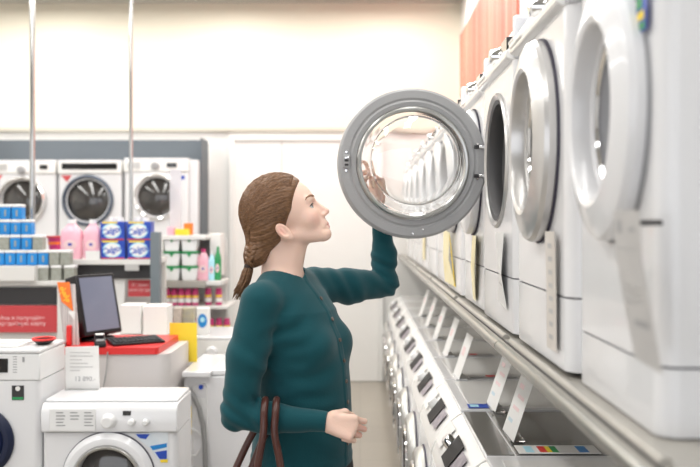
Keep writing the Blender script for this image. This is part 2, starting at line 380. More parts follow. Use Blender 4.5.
# ---- lower machines: slanted bowed control panel, chrome ringed door
LX0 = 0.262; INSTR = mat('instruction_print', (0.42, 0.38, 0.40), 0.5, var=(40, (0.25, 0.22, 0.25)))
def lower_machine(label, Yc, top=W_, w=.585, disp=True, sticker=None):
    d = .56; z1 = .70
    t = tag(empty('washing_machine', (LX0, Yc, 0), -math.pi/2), label, 'washing machine', 'washing machines on the floor under the right shelf')
    mb = MB(); shell(mb, w, d, .02, z1, .03, W_, (0, .42, .16)); mb.build('body', t)
    MB().box(-w/2+.02, w/2-.02, -.003, .004, .022, .10, W_).build('kick_panel', t, bevel=.002)
    prof = [(0, z1), (.012, .735), (.035, .775), (.066, .812), (.100, .838), (.118, .846), (.118, z1)]
    MB().prism(prof, 'x', -w/2, w/2, PANEL).box(-w/2, w/2, .118, d, z1, .838, W_).build('control_panel', t, bevel=.003, ang=50)
    if top is W_:
        MB().box(-w/2, w/2, .112, d, .836, .856, W_).box(-w/2+.04, w/2-.04, .15, d-.03, .853, .8575, PANEL).build('worktop', t, bevel=.006)
    else:
        tp = MB().box(-w/2, w/2, .112, d+.02, .836, .852, W_).build('worktop', t, bevel=.005)
        MB().box(-w/2+.012, w/2-.012, .117, .20, .851, .8545, top).box(-w/2+.012, w/2-.012, .206, d, .851, .8545, top).build('top_plate', tp, bevel=.001)
    def slope(u0, u1, x0, x1, m, name, lift=.003):
        p = lambda u: Vector((.012+(.100-.012)*u, .735+(.838-.735)*u))+Vector((-.76, .65))*(.006+ .014*math.sin(math.pi*u))*1.0
        a, b = p(u0), p(u1); n = Vector((-(b-a).y, (b-a).x)).normalized()
        MB().prism([(a.x, a.y), (b.x, b.y), (b.x+n.x*lift, b.y+n.y*lift), (a.x+n.x*lift, a.y+n.y*lift)], 'x', x0, x1, m).build(name, t, bevel=.0008)
    slope(.12, .82, -.05, .10, BLACKM, 'display')
    slope(.20, .75, .125, .225, INSTR, 'instruction_label', .0015)
    slope(.15, .80, -.275, -.14, PANEL, 'detergent_drawer')
    MB().lathe([(0, -.026), (.016, -.026), (.021, -.020), (.024, .004)], (0, 0, 0), CHROME if top is not W_ else WP, 28).build('knob', t, loc=(-.090, .048, .792)).rotation_euler = (R(-48), 0, 0)
    ring_door(t, 0, .42, .22, .150, .045, SILV2, DARKG, mrim=CHROME)
    feet(t, w, d)
    return t
lys = [2.16+.6*k for k in range(10)]
lw = ['nearest white machine on the floor under the shelf rail at the bottom right',
      'floor-standing washing machine with a grey metallic top, under the second price card',
      'white floor-standing machine just beyond the grey-topped one',
      'second white floor-standing machine beyond the grey-topped one',
      'third white floor-standing machine beyond the grey-topped one']
for k, y in enumerate(lys):
    if y+.3 > BY-.1: break
    lab = lw[k] if k < 5 else 'white floor-standing machine in the far blurred half of the lower row'
    if k <= 5: lo = lower_machine(lab, y, STEELTOP if k == 1 else W_)
    else: lo = copy_tree(lo); lo.location.y = y
# ---------------------------------------------------------------- right shelf
SX = .378
sh = MB().box(SX, WX, 1.05, BY-.02, SHZ-.022, SHZ, SHELFM).box(SX+.02, SX+.04, 1.05, BY-.02, SHZ-.05, SHZ-.02, SHELFM)
for y in (1.2, 2.4, 3.6, 4.8, 6.0, 7.2): sh.prism([(SX+.06, SHZ-.022), (WX, SHZ-.022), (WX, SHZ-.14)], 'y', y-.012, y+.012, SHELFM)
shelf = tag(sh.build('wall_shelf'), 'long beige metal shelf on the right wall carrying the upper row of machines', 'shelf')
y = 1.05
while y < BY-.1:
    y2 = min(y+1.18, BY-.02)
    MB().tube([(SX-.004, y+.004, SHZ-.014), (SX-.004, y2-.004, SHZ-.014)], .013, RAIL, 16).box(SX-.010, SX, y+.004, y2-.004, SHZ-.028, SHZ-.012, RAIL).box(SX+.006, SX+.0105, y+.004, y2-.004, SHZ+.0005, SHZ+.003, CHAR).build('price_rail', shelf)
    MB().tube([(SX+.020, y+.03, SHZ+.003), (SX+.020, y2-.05, SHZ+.003)], .010, SHELFM, 14).build('edge_bead', shelf)
    y = y2
# upright panel of the wall behind the lower machines
MB().box(WX-.06, WX-.001, 1.05, BY-.02, .9, SHZ-.03, GOND).build('back_panel', shelf)

# ---------------------------------------------------------------- papers and stickers on the right row
def sheet(name, pts, m, th, label, cat='price tag', group=None, marks=None):
    """sheet through a grid of 3-D points (rows of 2), thickness th along x"""
    mb = MB(); bm = mb.bm
    A = [[bm.verts.new(Vector(p)) for p in row] for row in pts]; B = [[bm.verts.new(Vector(p)+Vector((th, 0, 0))) for p in row] for row in pts]
    n = len(A)
    for i in range(n-1):
        mb._f([A[i][0], A[i][1], A[i+1][1], A[i+1][0]], m); mb._f([B[i][0], B[i+1][0], B[i+1][1], B[i][1]], m)
        for s in (0, 1): mb._f([A[i][s], A[i+1][s], B[i+1][s], B[i][s]], m)
    mb._f([A[0][0], A[0][1], B[0][1], B[0][0]], m); mb._f([A[-1][0], A[-1][1], B[-1][1], B[-1][0]], m)
    o = mb.build(name, ang=80)
    if label: tag(o, label, cat, group)
    if marks:
        mk = MB()
        for (u0, u1, v0, v1, mm) in marks:             # u across, v down, both 0..1
            def pt(u, v):
                t = v*(n-1); i = min(int(t), n-2); f = t-i
                a = Vector(pts[i][0]).lerp(Vector(pts[i][1]), u); b = Vector(pts[i+1][0]).lerp(Vector(pts[i+1][1]), u)
                return a.lerp(b, f)+Vector((-.0006, 0, 0))
            q = [mk.bm.verts.new(pt(u, v)) for u, v in ((u0, v0), (u1, v0), (u1, v1), (u0, v1))]; mk._f(q, mm)
        mk.build('printed_lines', o)['kind'] = 'stuff'
    return o
# big hanging tag on the nearest machine
Xf = X0-.006
sheet('price_tag', [[(.374, 1.225, 1.567), (.374, 1.114, 1.566)], [(.376, 1.22, 1.50), (.376, 1.108, 1.50)], [(.384, 1.20, 1.42), (.384, 1.09, 1.42)], [(.390, 1.177, 1.357), (.390, 1.072, 1.353)]], PAPERG, .001,
      'grey paper tag hanging below the door of the nearest machine at the right edge',
      marks=[(.15, .3, .07, .16, GREYMARK), (.6, .8, .12, .15, GREYMARK), (.1, .9, .27, .275, GREYMARK)]+[(.35+.13*k, .43+.13*k, .69, .74, GREYMARK) for k in range(4)]+[(.2, .75, .5+.04*k, .508+.04*k, SILVER) for k in range(3)])
tag(MB().box(.376, .432, 1.182, 1.190, 1.545, 1.553, CHAR).build('tag_clip', bevel=.002), 'dark clip holding the tag on the nearest machine', 'clip')
sheet('energy_sticker', [[(X0-.0015, 1.285, 1.93), (X0-.0015, 1.243, 1.93)], [(X0-.0015, 1.285, 1.84), (X0-.0015, 1.243, 1.84)]], DBLUE, .001,
      'blue, green and yellow sticker on the nearest machine at the top right', 'sticker',
      marks=[(0, 1, .1, .35, CYAN), (0, .6, .4, .6, GREEN), (.1, .8, .65, .8, YEL), (.2, .9, .85, .97, GREEN)])
sheet('information_sheet', [[(X0-.022, 1.835, 1.53), (X0-.022, 1.745, 1.53)], [(X0-.018, 1.835, 1.4), (X0-.018, 1.745, 1.4)], [(X0-.0175, 1.835, 1.275), (X0-.0175, 1.745, 1.275)]], PAPERB, .001,
      'narrow beige paper strip on the silver-ringed machine, below and beside its door', 'paper', marks=[(.3, .7, .1+.11*k, .14+.11*k, PAPERG) for k in range(8)])
sheet('information_sheet', [[(X0-.022, 2.50, 1.52), (X0-.022, 2.36, 1.52)], [(X0-.012, 2.50, 1.4), (X0-.03, 2.36, 1.4)], [(X0-.022, 2.46, 1.32), (X0-.016, 2.34, 1.30)]], PAPER, .001,
      'white paper sheet with a curling edge below the open doorway of the open machine', 'paper', marks=[(.2, .8, .2+.15*k, .23+.15*k, SILVER) for k in range(4)])
sheet('energy_label', [[(X0-.004, 3.15, 1.50), (X0-.018, 2.95, 1.50)], [(X0-.010, 3.15, 1.38), (X0-.020, 2.98, 1.38)], [(X0-.004, 3.13, 1.262), (X0-.010, 3.02, 1.262)]], YELP, .001,
      'pale yellow energy label on the machine just beyond the open one', 'label', 'yellow energy labels')
sheet('energy_label', [[(X0-.03, 3.98, 1.51), (X0-.022, 3.78, 1.51)], [(X0-.032, 3.98, 1.38), (X0-.030, 3.76, 1.38)], [(X0-.028, 3.93, 1.27), (X0-.008, 3.66, 1.262)]], YELP, .001,
      'curling yellow energy label two machines beyond the open one', 'label', 'yellow energy labels',
      marks=[(.88, 1, .0, 1, YEL)])
sheet('energy_label', [[(X0-.006, 5.62, 1.52), (X0-.006, 5.42, 1.52)], [(X0-.006, 5.62, 1.30), (X0-.006, 5.42, 1.30)]], YELP, .001,
      'small yellow label far down the upper row, seen under the open door', 'label', 'yellow energy labels')
# price cards standing on the lower machines, leaning back
CARDS = [(2.75, 2.59), (3.16, 3.00), (3.78, 3.62), (4.40, 4.25), (5.0, 4.85), (5.6, 5.45), (6.2, 6.05)]
cl = ['white price card leaning on the grey-topped machine, nearest of the cards', 'white price card second from the camera, on the white machine beyond the grey top', 'white price card third from the camera under the shelf rail']
for k, (ya, yb) in enumerate(CARDS):
    xb = (.472, .482, .425, .44)[min(k, 3)]; zb = .862; 
    o = sheet('price_card', [[(xb+.062, ya, zb+.185), (xb+.068, yb, zb+.185)], [(xb, ya, zb), (xb+.006, yb, zb)]], PAPER, .0015,
          cl[k] if k < 3 else 'white price card in the blurred far part of the row under the shelf', 'price card', 'price cards on the lower machines',
          marks=[(.2, .55, .12, .2, PINKISH), (.3, .8, .3, .36, PINKISH), (.2, .7, .5, .56, PINKISH), (.15, .5, .72, .78, CYANISH)] if k < 2 else [(.2, .6, .3, .5, PINKISH)])
    MB().box(xb-.004, xb+.045, yb+.01, ya-.01, zb-.005, zb+.002, GLASS if k < 2 else WP).build('card_foot', o)
# strips lying on the tops
for (x0, x1, y0, y1, m, marks, lb) in (
    (.475, .72, 2.475, 2.565, PAPER, [(.27, .36, RED), (.36, .42, YEL), (.42, .5, GREEN), (.75, .87, BLUE), (.1, .2, CYAN)], 'white strip with coloured energy bars lying on the grey metallic top'),
    (.405, .485, 3.085, 3.15, DBLUE, [(.1, .5, CYAN)], 'small blue label lying on the front corner of the white top beyond the grey one'),
    (.49, .70, 3.69, 3.75, PAPERG, [(.35, .55, RED), (.55, .7, YEL)], 'strip with a red and yellow patch on the second white top beyond the grey one'),
    (.50, .70, 4.30, 4.36, PAPERG, [(.35, .55, RED)], 'strip with a red patch on the third white top beyond the grey one')):
    z = .8585
    o = tag(MB().box(x0, x1, y0, y1, z, z+.0015, m).build('label_strip'), lb, 'label', 'label strips on the lower machines')
    mk = MB()
    for (a, b, mm) in marks: mk.box(x0+(x1-x0)*a, x0+(x1-x0)*b, y0+.012, y1-.012, z+.0012, z+.002, mm)
    mk.build('colour_bars', o)
# striped wall panel high on the right wall
tag(MB().box(WX-.02, WX-.001, 5.1, 7.98, 1.9, 3.34, PINKST).build('striped_wall_panel'), 'salmon pink vertically striped panel high on the right wall above the machines', 'wall panel')

# ---------------------------------------------------------------- back machines in a slate niche
nb = tag(MB().box(LX+.5, AX(200.5, BY-.05), BY-.045, BY-.005, 0, AZ(140, BY-.04), SLATE).build('display_backboard'), 'slate grey display board on the back wall behind the three machines', 'display board')
SB = AZ(256, 7.5)
tag(MB().box(-1.482, -1.468, 7.70, BY-.050, 0, AZ(140, 7.9), SLATE).build('slate_upright'), 'thin slate upright at the right end of the far machines', 'upright')
gs = MB().box(-4.6, AX(197.8, 7.75), 7.5, 8.03, SB-.04, SB, GOND)
for x in (-4.5, -3.3, -2.1, AX(197.8, 7.75)-.03): gs.box(x, x+.03, 7.55, 8.0, 0, SB-.04, GOND)
tag(gs.build('display_shelf', bevel=.003), 'white shelf along the back wall carrying the far washing machines', 'shelf')
def back_machine(label, x0, x1, ytop, ring, glass, rim, door_px, strip=None, knob=None, disp=None):
    Y = 7.55; X = AX((x0+x1)/2, Y); w = (x1-x0)*Y/F; zt = AZ(ytop, Y)-SB
    t = tag(empty('washing_machine', (X, Y, SB)), label, 'washing machine', 'washing machines on the back shelf')
    dxp, dyp, rp = door_px; xc = AX(dxp, Y)-X; zc = AZ(dyp, Y)-SB; r = rp*Y/F
    mb = MB(); shell(mb, w, .46, .02, zt-.13, .02, W_, (xc, zc, r*.8)); mb.build('body', t)
    MB().prism([(0, zt-.128), (-.012, zt-.118), (-.006, zt-.02), (.01, zt-.016), (.46, zt-.016), (.46, zt-.128)], 'x', -w/2, w/2, PANEL).build('control_panel', t, bevel=.004)
    MB().box(-w/2, w/2, .0, .46, zt-.0155, zt, W_).build('worktop', t, bevel=.006)
    if strip: MB().box(-w/2+.035, w/2-.035, -.016, -.008, zt-.085, zt-.03, BLACKG).build('display', t, bevel=.002)
    if knob:
        MB().lathe([(0, -.045), (.028, -.045), (.034, -.035), (.038, -.008)], (AX(knob[0], Y)-X, 0, AZ(knob[1], Y)-SB), GREYMARK, 24).build('knob', t)
        a, b = disp; MB().box(AX(a, Y)-X, AX(b, Y)-X, -.016, -.006, zt-.085, zt-.045, BLACKG).build('display', t, bevel=.002)
        MB().box(-w/2+.03, -w/2+.15, -.014, -.006, zt-.095, zt-.035, SILVER).build('detergent_drawer', t, bevel=.003)
    ring_door(t, xc, zc, r, r*.86 if ring is not PANEL else r*.88, .035, ring, glass, handle=False, seam=False, bowl=.05, mrim=CHROME if rim else None)
    # curved highlights of the drum paddles behind the glass
    feet(t, w, .46)
    return t, w, zt
A_, wa, za = back_machine('far machine at the left edge with a chrome door ring, behind the near chrome pole', -9, 55.5, 160, SILVER, DARKG, 1, (22.6, 200.5, 25), knob=(22, 170), disp=(40, 48))
B_, wb, zb_ = back_machine('far machine with a full-width black display strip and slate door ring', 58.3, 121.2, 160, NAVYR, DARKG, 0, (88, 200.5, 26), strip=True)
C_, wc, zc_ = back_machine('far machine right of the second pole, with a white ring round a dark door', 124.2, 188, 158, PANEL, DARKG, 1, (157, 197, 24), knob=(155.5, 166), disp=(167, 177))
back_machine('narrow white machine at the right end of the back shelf', 189.5, 198, 160, PANEL, DARKG, 0, (193.7, 226, 2)) if False else \
    tag(MB().box(AX(189.3, 7.6), AX(197.8, 7.6), 7.6, 8.03, SB, AZ(160, 7.6), W_).build('side_cabinet', bevel=.006), 'narrow white cabinet end right of the far machines', 'cabinet')
for par, x, z, m, nm in ((A_, -wa/2+.05, za-.17, RED, 'sticker'), (B_, -wb/2+.07, zb_-.17, SIGNRED, 'sticker'), (C_, wc/2-.05, zc_-.18, DBLUE, 'sticker')):
    MB().prism([(x-.045, z+.03), (x+.055, z+.03), (x+.01, z-.03)] if m is not DBLUE else [(x-.02, z-.015), (x+.02, z-.015), (x+.02, z+.02), (x-.02, z+.02)], 'y', -.003, -.0005, m).build(nm, par)

# ---------------------------------------------------------------- chrome poles up to the ceiling
def pole(label, px, Y, z0, r):
    t = tag(empty('chrome_pole', (AX(px, Y), Y, z0)), label, 'pole', 'chrome poles')
    MB().lathe([(0, 0), (r, 0), (r, CZ-z0-.03), (0, CZ-z0-.03)], (0, 0, 0), POLEM, 32, 'z').build('tube', t)
    MB().lathe([(0, CZ-z0-.031), (r*2, CZ-z0-.031), (r*2.2, CZ-z0-.012), (r*2.2, CZ-z0-.001), (0, CZ-z0-.001)], (0, 0, 0), CHROME, 32, 'z').build('ceiling_flange', t)
    MB().lathe([(0, 0.0), (r*1.8, 0.0), (r*1.8, .012), (r, .016)], (0, 0, 0), CHROME, 32, 'z').build('base_flange', t)

# ---------------------------------------------------------------- white gondola with the tub pyramid
GY = 5.0; GT = AZ(281, GY)
g = empty('gondola_shelf', (AX(20, GY), GY, 0)); tag(g, 'white shop gondola at the left edge with a red sign, under the stacked tubs', 'shelf unit')
gx = g.location.x
def gl(mb, name, parent=g, **k):
    o = mb.build(name, parent, **k); o.matrix_parent_inverse = Matrix.Translation(-parent.location) if parent.type == 'EMPTY' else Matrix.Identity(4); return o
xl, xr = AX(-80, GY), AX(63, GY)
gl(MB().box(xl, xr, GY+.01, GY+.18, GT-.03, GT, GOND), 'top_board', bevel=.004)
gl(MB().box(AX(57, GY), xr, GY, GY+.18, 0, GT-.031, GOND), 'side_panel', bevel=.004)
gl(MB().box(xl, AX(57, GY)-.001, GY+.05, GY+.17, 0, GT-.031, GOND), 'back_panel')
gl(MB().box(xl, AX(56.5, GY), GY+.03, GY+.05, AZ(305, GY), AZ(288, GY), CHAR), 'dark_band')
sg = gl(MB().box(xl, AX(56.5, GY), GY+.02, GY+.05, AZ(333, GY), AZ(306, GY), SIGNRED), 'red_sign', bevel=.002)
PALEP = mat('pale_pink_letters', (0.85, 0.6, 0.6), .6)
for i, s in enumerate(('tax-free и получайте', 'на кредитную карту')):
    tm = text_mesh('lettering', s, .034, PALEP, sg, (AX(17, GY), GY+.0195, AZ(318.5+5.5*i, GY)), (R(90), 0, 0)); tm.parent = g; tm.matrix_parent_inverse = Matrix.Translation(-g.location)
gl(MB().box(AX(-30, GY), AX(36, GY), GY-.03, GY+.12, GT+.001, AZ(266, GY), GOND), 'label_box', bevel=.003)
pole('thick chrome pole rising to the ceiling near the left edge', 32.5, 5.3, 0, .0165)

def tub(lid, lab, h, w):
    t = empty('tub')
    MB().box(-w/2, w/2, -w/2, w/2, 0, h*.80, lab).build('body', t, bevel=.004)
    MB().box(-w/2-.002, w/2+.002, -w/2-.002, w/2+.002, h*.80, h-.0005, lid).build('lid', t, bevel=.005)
    return t
TB = tub(WP, BLUE, .0925, .0615); TG = tub(WP, GREYL, .0925, .0615)
MB().box(-.004, .006, -.0318, -.0305, .020, .058, GREYL).build('label_patch', TB)
used = set()
def put_tub(kind, px, base, label, y=GY+.06):
    src = TB if kind == 'b' else TG
    t = src if kind not in used else copy_tree(src); used.add(kind)
    t.location = (AX(px, GY+.03), y, base); tag(t, label, 'tub', 'stacked lidded tubs on the gondola'); return t
rows = [([(-6, 'b'), (5, 'b'), (16.5, 'b')], 203.5, 'top row'), ([(-6, 'b'), (5, 'b'), (15.5, 'b'), (26.3, 'b')], 219, 'second row'),
        ([(4, 'g'), (15, 'b'), (26.5, 'b'), (37.5, 'g'), ], 234.5, 'third row'), ([(-1, 'b'), (10, 'b'), (21, 'b'), (32, 'b'), (43, 'b'), (54, 'g'), (65, 'g')], 250, 'fourth row'),
        ([(43, 'g'), (56, 'g'), (69, 'g')], 266, 'bottom row')]
pos = ['leftmost', 'second from left', 'third from left', 'fourth from left', 'fifth from left', 'sixth from left', 'rightmost']
hb = GT+.0005
for ri, (cells, ytop, rn) in enumerate(reversed(rows)):
    base = GT+.001+.0925*ri if ri == 0 else AZ(266, GY)+.001+.0925*(ri-1)
    if ri >= 1: base = GT+.001+.0925*ri
    for i, (px, kd) in enumerate(cells):
        pp = pos[i] if i < len(cells)-1 else 'rightmost'
        put_tub(kd, px, base, f"{'blue' if kd == 'b' else 'grey-green'} tub with white lid, {pp} in the {rn} of the stack")

HT0 = AZ(259.5, 5.2)
# magenta pot between the stack and the pink bottles
t = tag(empty('yogurt_pot', (AX(55.5, 5.40), 5.40, HT0+.001)), 'magenta and orange pot with a wide rim, beside the pink bottles', 'pot')
MB().lathe([(0, 0), (.032, 0), (.048, .13), (0, .13)], (0, 0, 0), MAG, 28, 'z').build('cup', t)
MB().lathe([(.0475, .13), (.058, .131), (.058, .143), (0, .145)], (0, 0, 0), SIGNRED, 28, 'z').build('rim', t)
MB().lathe([(.0445, .088), (.0475, .106)], (0, 0, 0), ORANGE, 28, 'z').build('orange_band', t)
# small stand for the pot and bottles = second gondola
HY = 5.2; HT = AZ(259.5, HY)
h = tag(empty('shelf_unit', (AX(112, HY), HY, 0)), 'low shelf unit with slate end post, carrying the pink bottles and blue boxes', 'shelf unit')
def hl(mb, name, **k):
    o = mb.build(name, h, **k); o.matrix_parent_inverse = Matrix.Translation(-h.location); return o
hx0, hx1 = AX(48, HY), AX(152, HY)
hl(MB().box(hx0, hx1, HY-.02, HY+.42, HT-.032, HT, GOND), 'shelf_board', bevel=.003)
hl(MB().box(hx0+.15, hx1-.002, HY+.02, HY+.04, AZ(279, HY), HT-.033, CHAR), 'dark_band')
hl(MB().box(hx0, hx1-.002, HY+.36, HY+.40, .02, HT-.034, GOND), 'back_panel')
hl(MB().box(hx0, hx1-.002, HY, HY+.36, AZ(312, HY)-.03, AZ(312, HY), GOND), 'lower_board', bevel=.003)
hl(MB().box(AX(151.5, HY), AX(160.5, HY), HY-.035, HY+.03, 0, AZ(232, HY), POST), 'end_post', bevel=.004)
hl(MB().box(AX(126, HY), AX(140, HY), HY-.028, HY-.02, AZ(270.5, HY), AZ(264, HY), PAPERG), 'price_strip', bevel=.001)
s2 = hl(MB().box(AX(128, HY+.06), AX(151, HY+.06), HY+.06, HY+.07, AZ(296.5, HY+.06), AZ(280, HY+.06), SIGNRED), 'red_sign')
for i, s in enumerate(('Оформи', 'свой кредит')):
    tm = text_mesh('lettering', s, .026, PALEP, h, (AX(140, HY+.06), HY+.059, AZ(285+5*i, HY+.06)), (R(90), 0, 0)); tm.matrix_parent_inverse = Matrix.Translation(-h.location)
pole('thin chrome pole in front of the far machines, behind the blue boxes', 131, 5.5, HT+.001, .012)

def bottle(name, mbody, mcap, w, dp, hh, cap=True, handle=True):
    t = empty(name); mb = MB(); prof = [(0, 1), (.55, 1), (.8, .97), (.98, .84), (1, .5), (.98, .1), (.92, 0)]
    rings = []
    secs = [(0, .90), (.03, .98), (.10, 1), (.60, 1), (.70, .93), (.80, .62), (.86, .42), (.90, .38)]
    n = 24; bm = mb.bm
    for z, s in secs:
        ring = []
        for k in range(n):
            a = 2*math.pi*k/n; c, s_ = math.cos(a), math.sin(a); e = .6
            ring.append(bm.verts.new((w/2*s*abs(c)**e*(1 if c > 0 else -1), dp/2*min(1, s+.1)*abs(s_)**e*(1 if s_ > 0 else -1), z*hh)))
        rings.append(ring)
    for A, B in zip(rings, rings[1:]):
        for k in range(n): mb._f([A[k], A[(k+1) % n], B[(k+1) % n], B[k]], mbody)
    mb._f(rings[0][::-1], mbody); mb._f(rings[-1], mbody); mb.build('bottle_body', t)
    if cap: MB().lathe([(0, hh*.89), (w*.20, hh*.89), (w*.19, hh), (0, hh)], (0, 0, 0), mcap, 20, 'z').build('cap', t)
    MB().prism([(x*w*.30, hh*(.36+.13*z)) for x, z in [(math.cos(q), math.sin(q)) for q in [2*math.pi*k/20 for k in range(20)]]], 'y', -dp/2-.0015, -dp/2+.004, PALEP).build('label', t)
    MB().prism([(x*w*.10, hh*(.37+.035*z)) for x, z in [(math.cos(q), math.sin(q)) for q in [2*math.pi*k/14 for k in range(14)]]], 'y', -dp/2-.0025, -dp/2-.0005, DBLUE).build('label_emblem', t)
    if handle: MB().tube([(w*.36, 0, hh*.72), (w*.43, 0, hh*.68), (w*.45, 0, hh*.55), (w*.42, 0, hh*.45)], .009, MAG, 10).build('handle_strip', t)
    return t
BH = (AZ(219.5, HY+.05)-HT)
pb = bottle('detergent_bottle', PINK, WP, .135, .08, BH)
pb.location = (AX(71.5, HY+.05), HY+.06, HT+.001); tag(pb, 'pink detergent bottle with white cap, left of the two, beside the tub stack', 'bottle', 'pink detergent bottles')
p2 = copy_tree(pb); p2.location.x = AX(92.5, HY+.05); p2.scale = (.82, 1, 1.0); p2['label'] = 'pink detergent bottle with white cap, next to the blue boxes'
# blue boxes with brand lettering
def carton(w, dp, hh):
    t = empty('detergent_box')
    b = MB().box(-w/2, w/2, -dp/2, dp/2, 0, hh, DBLUE).build('carton', t, bevel=.003)
    ov = [(x*w*.40-.004, hh*.5+z*hh*.40) for x, z in [(math.cos(q), math.sin(q)) for q in [2*math.pi*k/28 for k in range(28)]]]
    MB().prism(ov, 'y', -dp/2-.001, -dp/2+.001, CYAN).build('oval_patch', t)
    MB().prism([(x*.85, z*.85+hh*.075) for x, z in ov], 'y', -dp/2-.0018, -dp/2-.0008, WP).build('white_patch', t)
    MB().box(-w/2+.01, w/2-.045, -dp/2-.0012, -dp/2, hh*.90, hh*.985, YEL).build('yellow_band', t)
    MB().box(-w/2+.002, w/2-.002, -dp/2-.0012, -dp/2, .002, hh*.09, SIGNRED).build('red_band', t)
    text_mesh('lettering', 'Calgon', .052, DBLUE, t, (-.004, -dp/2-.002, hh*.50), (R(90), R(-12), 0), bold=.0012, shear=.25)
    return t
bw = .155; bh = .118
cb = carton(bw, .09, bh); k = 0
for (px, row, lb) in ((113.5, 0, 'blue detergent box at lower left of the four, beside the pink bottle'), (140, 0, 'blue detergent box at lower right, next to the slate post'),
                      (113, 1, 'blue detergent box at upper left of the four stacked'), (139.5, 1, 'blue detergent box at upper right, in front of the chrome pole')):
    t = cb if k == 0 else copy_tree(cb); k += 1
    t.location = (AX(px, HY+.02), HY+.05, HT+.001+(bh+.001)*row); t.scale = (.97, 1, 1); tag(t, lb, 'box', 'blue detergent boxes')
# white jars behind, peeping above the boxes
for i, px in enumerate((112, 119.5, 137, 144.5)):
    t = tag(empty('white_jar', (AX(px, HY+.16), HY+.18, HT+.001)), f"white round jar behind the blue boxes, {('leftmost', 'second', 'third', 'rightmost')[i]} of four", 'jar', 'white jars behind the boxes')
    hh = AZ(217.5, HY+.16)-HT if px < 150 else AZ(219, HY+.16)-HT
    MB().lathe([(0, 0), (.024, 0), (.025, hh-.045), (.022, hh-.035), (0, hh-.035)], (0, 0, 0), WP, 20, 'z').build('jar_body', t)
    MB().lathe([(0, hh-.036), (.0235, hh-.036), (.0235, hh-.004), (.02, hh), (0, hh)], (0, 0, 0), PANEL, 20, 'z').build('cap', t)
# small white tubs in front of the bottles
tag(MB().box(AX(86, HY), AX(100, HY), HY-.012, HY+.0, HT+.001, HT+.055, PAPER).build('price_card', bevel=.001), 'small white price card in front of the pink bottles', 'price card')
# papers on the lower board
LB = AZ(312, HY)
for (x0, x1, y0, lb) in ((114, 128, 275.5, 'tall white leaflet standing behind the monitor'),):
    tag(MB().prism([(AX(x0, HY+.1), LB+.001), (AX(x1-2, HY+.1), LB+.001), (AX(x1, HY+.1), AZ(y0, HY+.1)), (AX(x0+1, HY+.1), AZ(y0, HY+.1))], 'y', HY+.043, HY+.049, PAPER).build('leaflet', bevel=.001), lb, 'leaflet')

# ---------------------------------------------------------------- end tower of shelves (tubs with green lids, magenta jars)
TY = 5.75; tt = AZ(235.5, TY)
tw = tag(empty('shelf_unit', (AX(190, TY), TY, 0)), 'white shelf tower with green-lidded tubs and magenta jars, left of the back door', 'shelf unit')
def tl(mb, name, **k):
    o = mb.build(name, tw, **k); o.matrix_parent_inverse = Matrix.Translation(-tw.location); return o
tx0, tx1 = AX(160, TY), AX(216, TY)
TBODY = (AX(162, TY), AX(206, TY))
tl(MB().box(tx0, TBODY[1], TY, TY+.36, tt-.03, tt, GOND), 'top_board', bevel=.004)
s1z = AZ(281, TY); s2z = AZ(306, TY); s3z = AZ(336, TY)
tl(MB().box(tx0, TBODY[1], TY-.02, TY+.36, s1z-.045, s1z, SHELFM), 'upper_shelf', bevel=.003)
tl(MB().box(tx0, AX(228, TY), TY-.02, TY+.36, s2z-.02, s2z, GOND), 'middle_shelf', bevel=.003)
tl(MB().box(tx0, AX(232, TY), TY-.02, TY+.36, s3z-.04, s3z, CHAR), 'lower_shelf', bevel=.003)
tl(MB().box(tx0, AX(219, TY), TY+.33, TY+.36, 0, tt-.031, GOND), 'back_panel')
tl(MB().box(tx0, tx0+.02, TY, TY+.33, .0, tt-.031, GOND), 'side_panel')
# green-lidded tubs, two columns of three
def gtub(w, hh):
    t = empty('green_lidded_tub')
    MB().prism([(-w*.40, 0), (w*.40, 0), (w*.48, hh*.86), (-w*.48, hh*.86)], 'y', -.05, .05, WP).build('tub_body', t, bevel=.006)
    MB().box(-w/2, w/2, -.055, .055, hh*.86, hh-.001, GREEN).build('lid', t, bevel=.003)
    MB().prism([(-w*.16, hh*.88), (w*.16, hh*.88), (0, hh*.60)], 'y', -.054, -.050, GREEN).build('lid_clip', t)
    return t
gt = gtub(.118, .101); k = 0
for ci, px in enumerate((172.5, 190)):
    for r_ in range(3):
        t = gt if k == 0 else copy_tree(gt); k += 1
        t.location = (AX(px, TY+.05), TY+.07, s1z+.001+.102*r_)
        tag(t, f"white tub with green lid, {('bottom', 'middle', 'top')[r_]} of the {('left', 'right')[ci]} column", 'tub', 'green-lidded tubs')
for i, (px, mb_, wd, hh, lb) in enumerate(((203.5, PINK, .085, .22, 'pink bottle beside the green-lidded tubs'), (212, CYAN, .05, .20, 'slim pale blue bottle between the pink and green bottles'), (218, GREEN, .045, .235, 'slim green bottle at the right end of the tub shelf'))):
    t = bottle('cleaner_bottle', mb_, (MAG, WP, GREEN)[i], wd, .05, hh, handle=False); t.location = (AX(px, TY+.08), TY+.08, s1z+.001); tag(t, lb, 'bottle', 'bottles on the tower shelf')
tl(MB().box(TBODY[1]+.001, AX(222, TY), TY-.01, TY+.3, s1z-.03, s1z, GOND), 'shelf_extension', bevel=.003)
tl(MB().box(TBODY[1]+.001, AX(217, TY), TY+.14, TY+.32, AZ(234, TY)-.3, AZ(234, TY), PAPER), 'white_backer', bevel=.003)
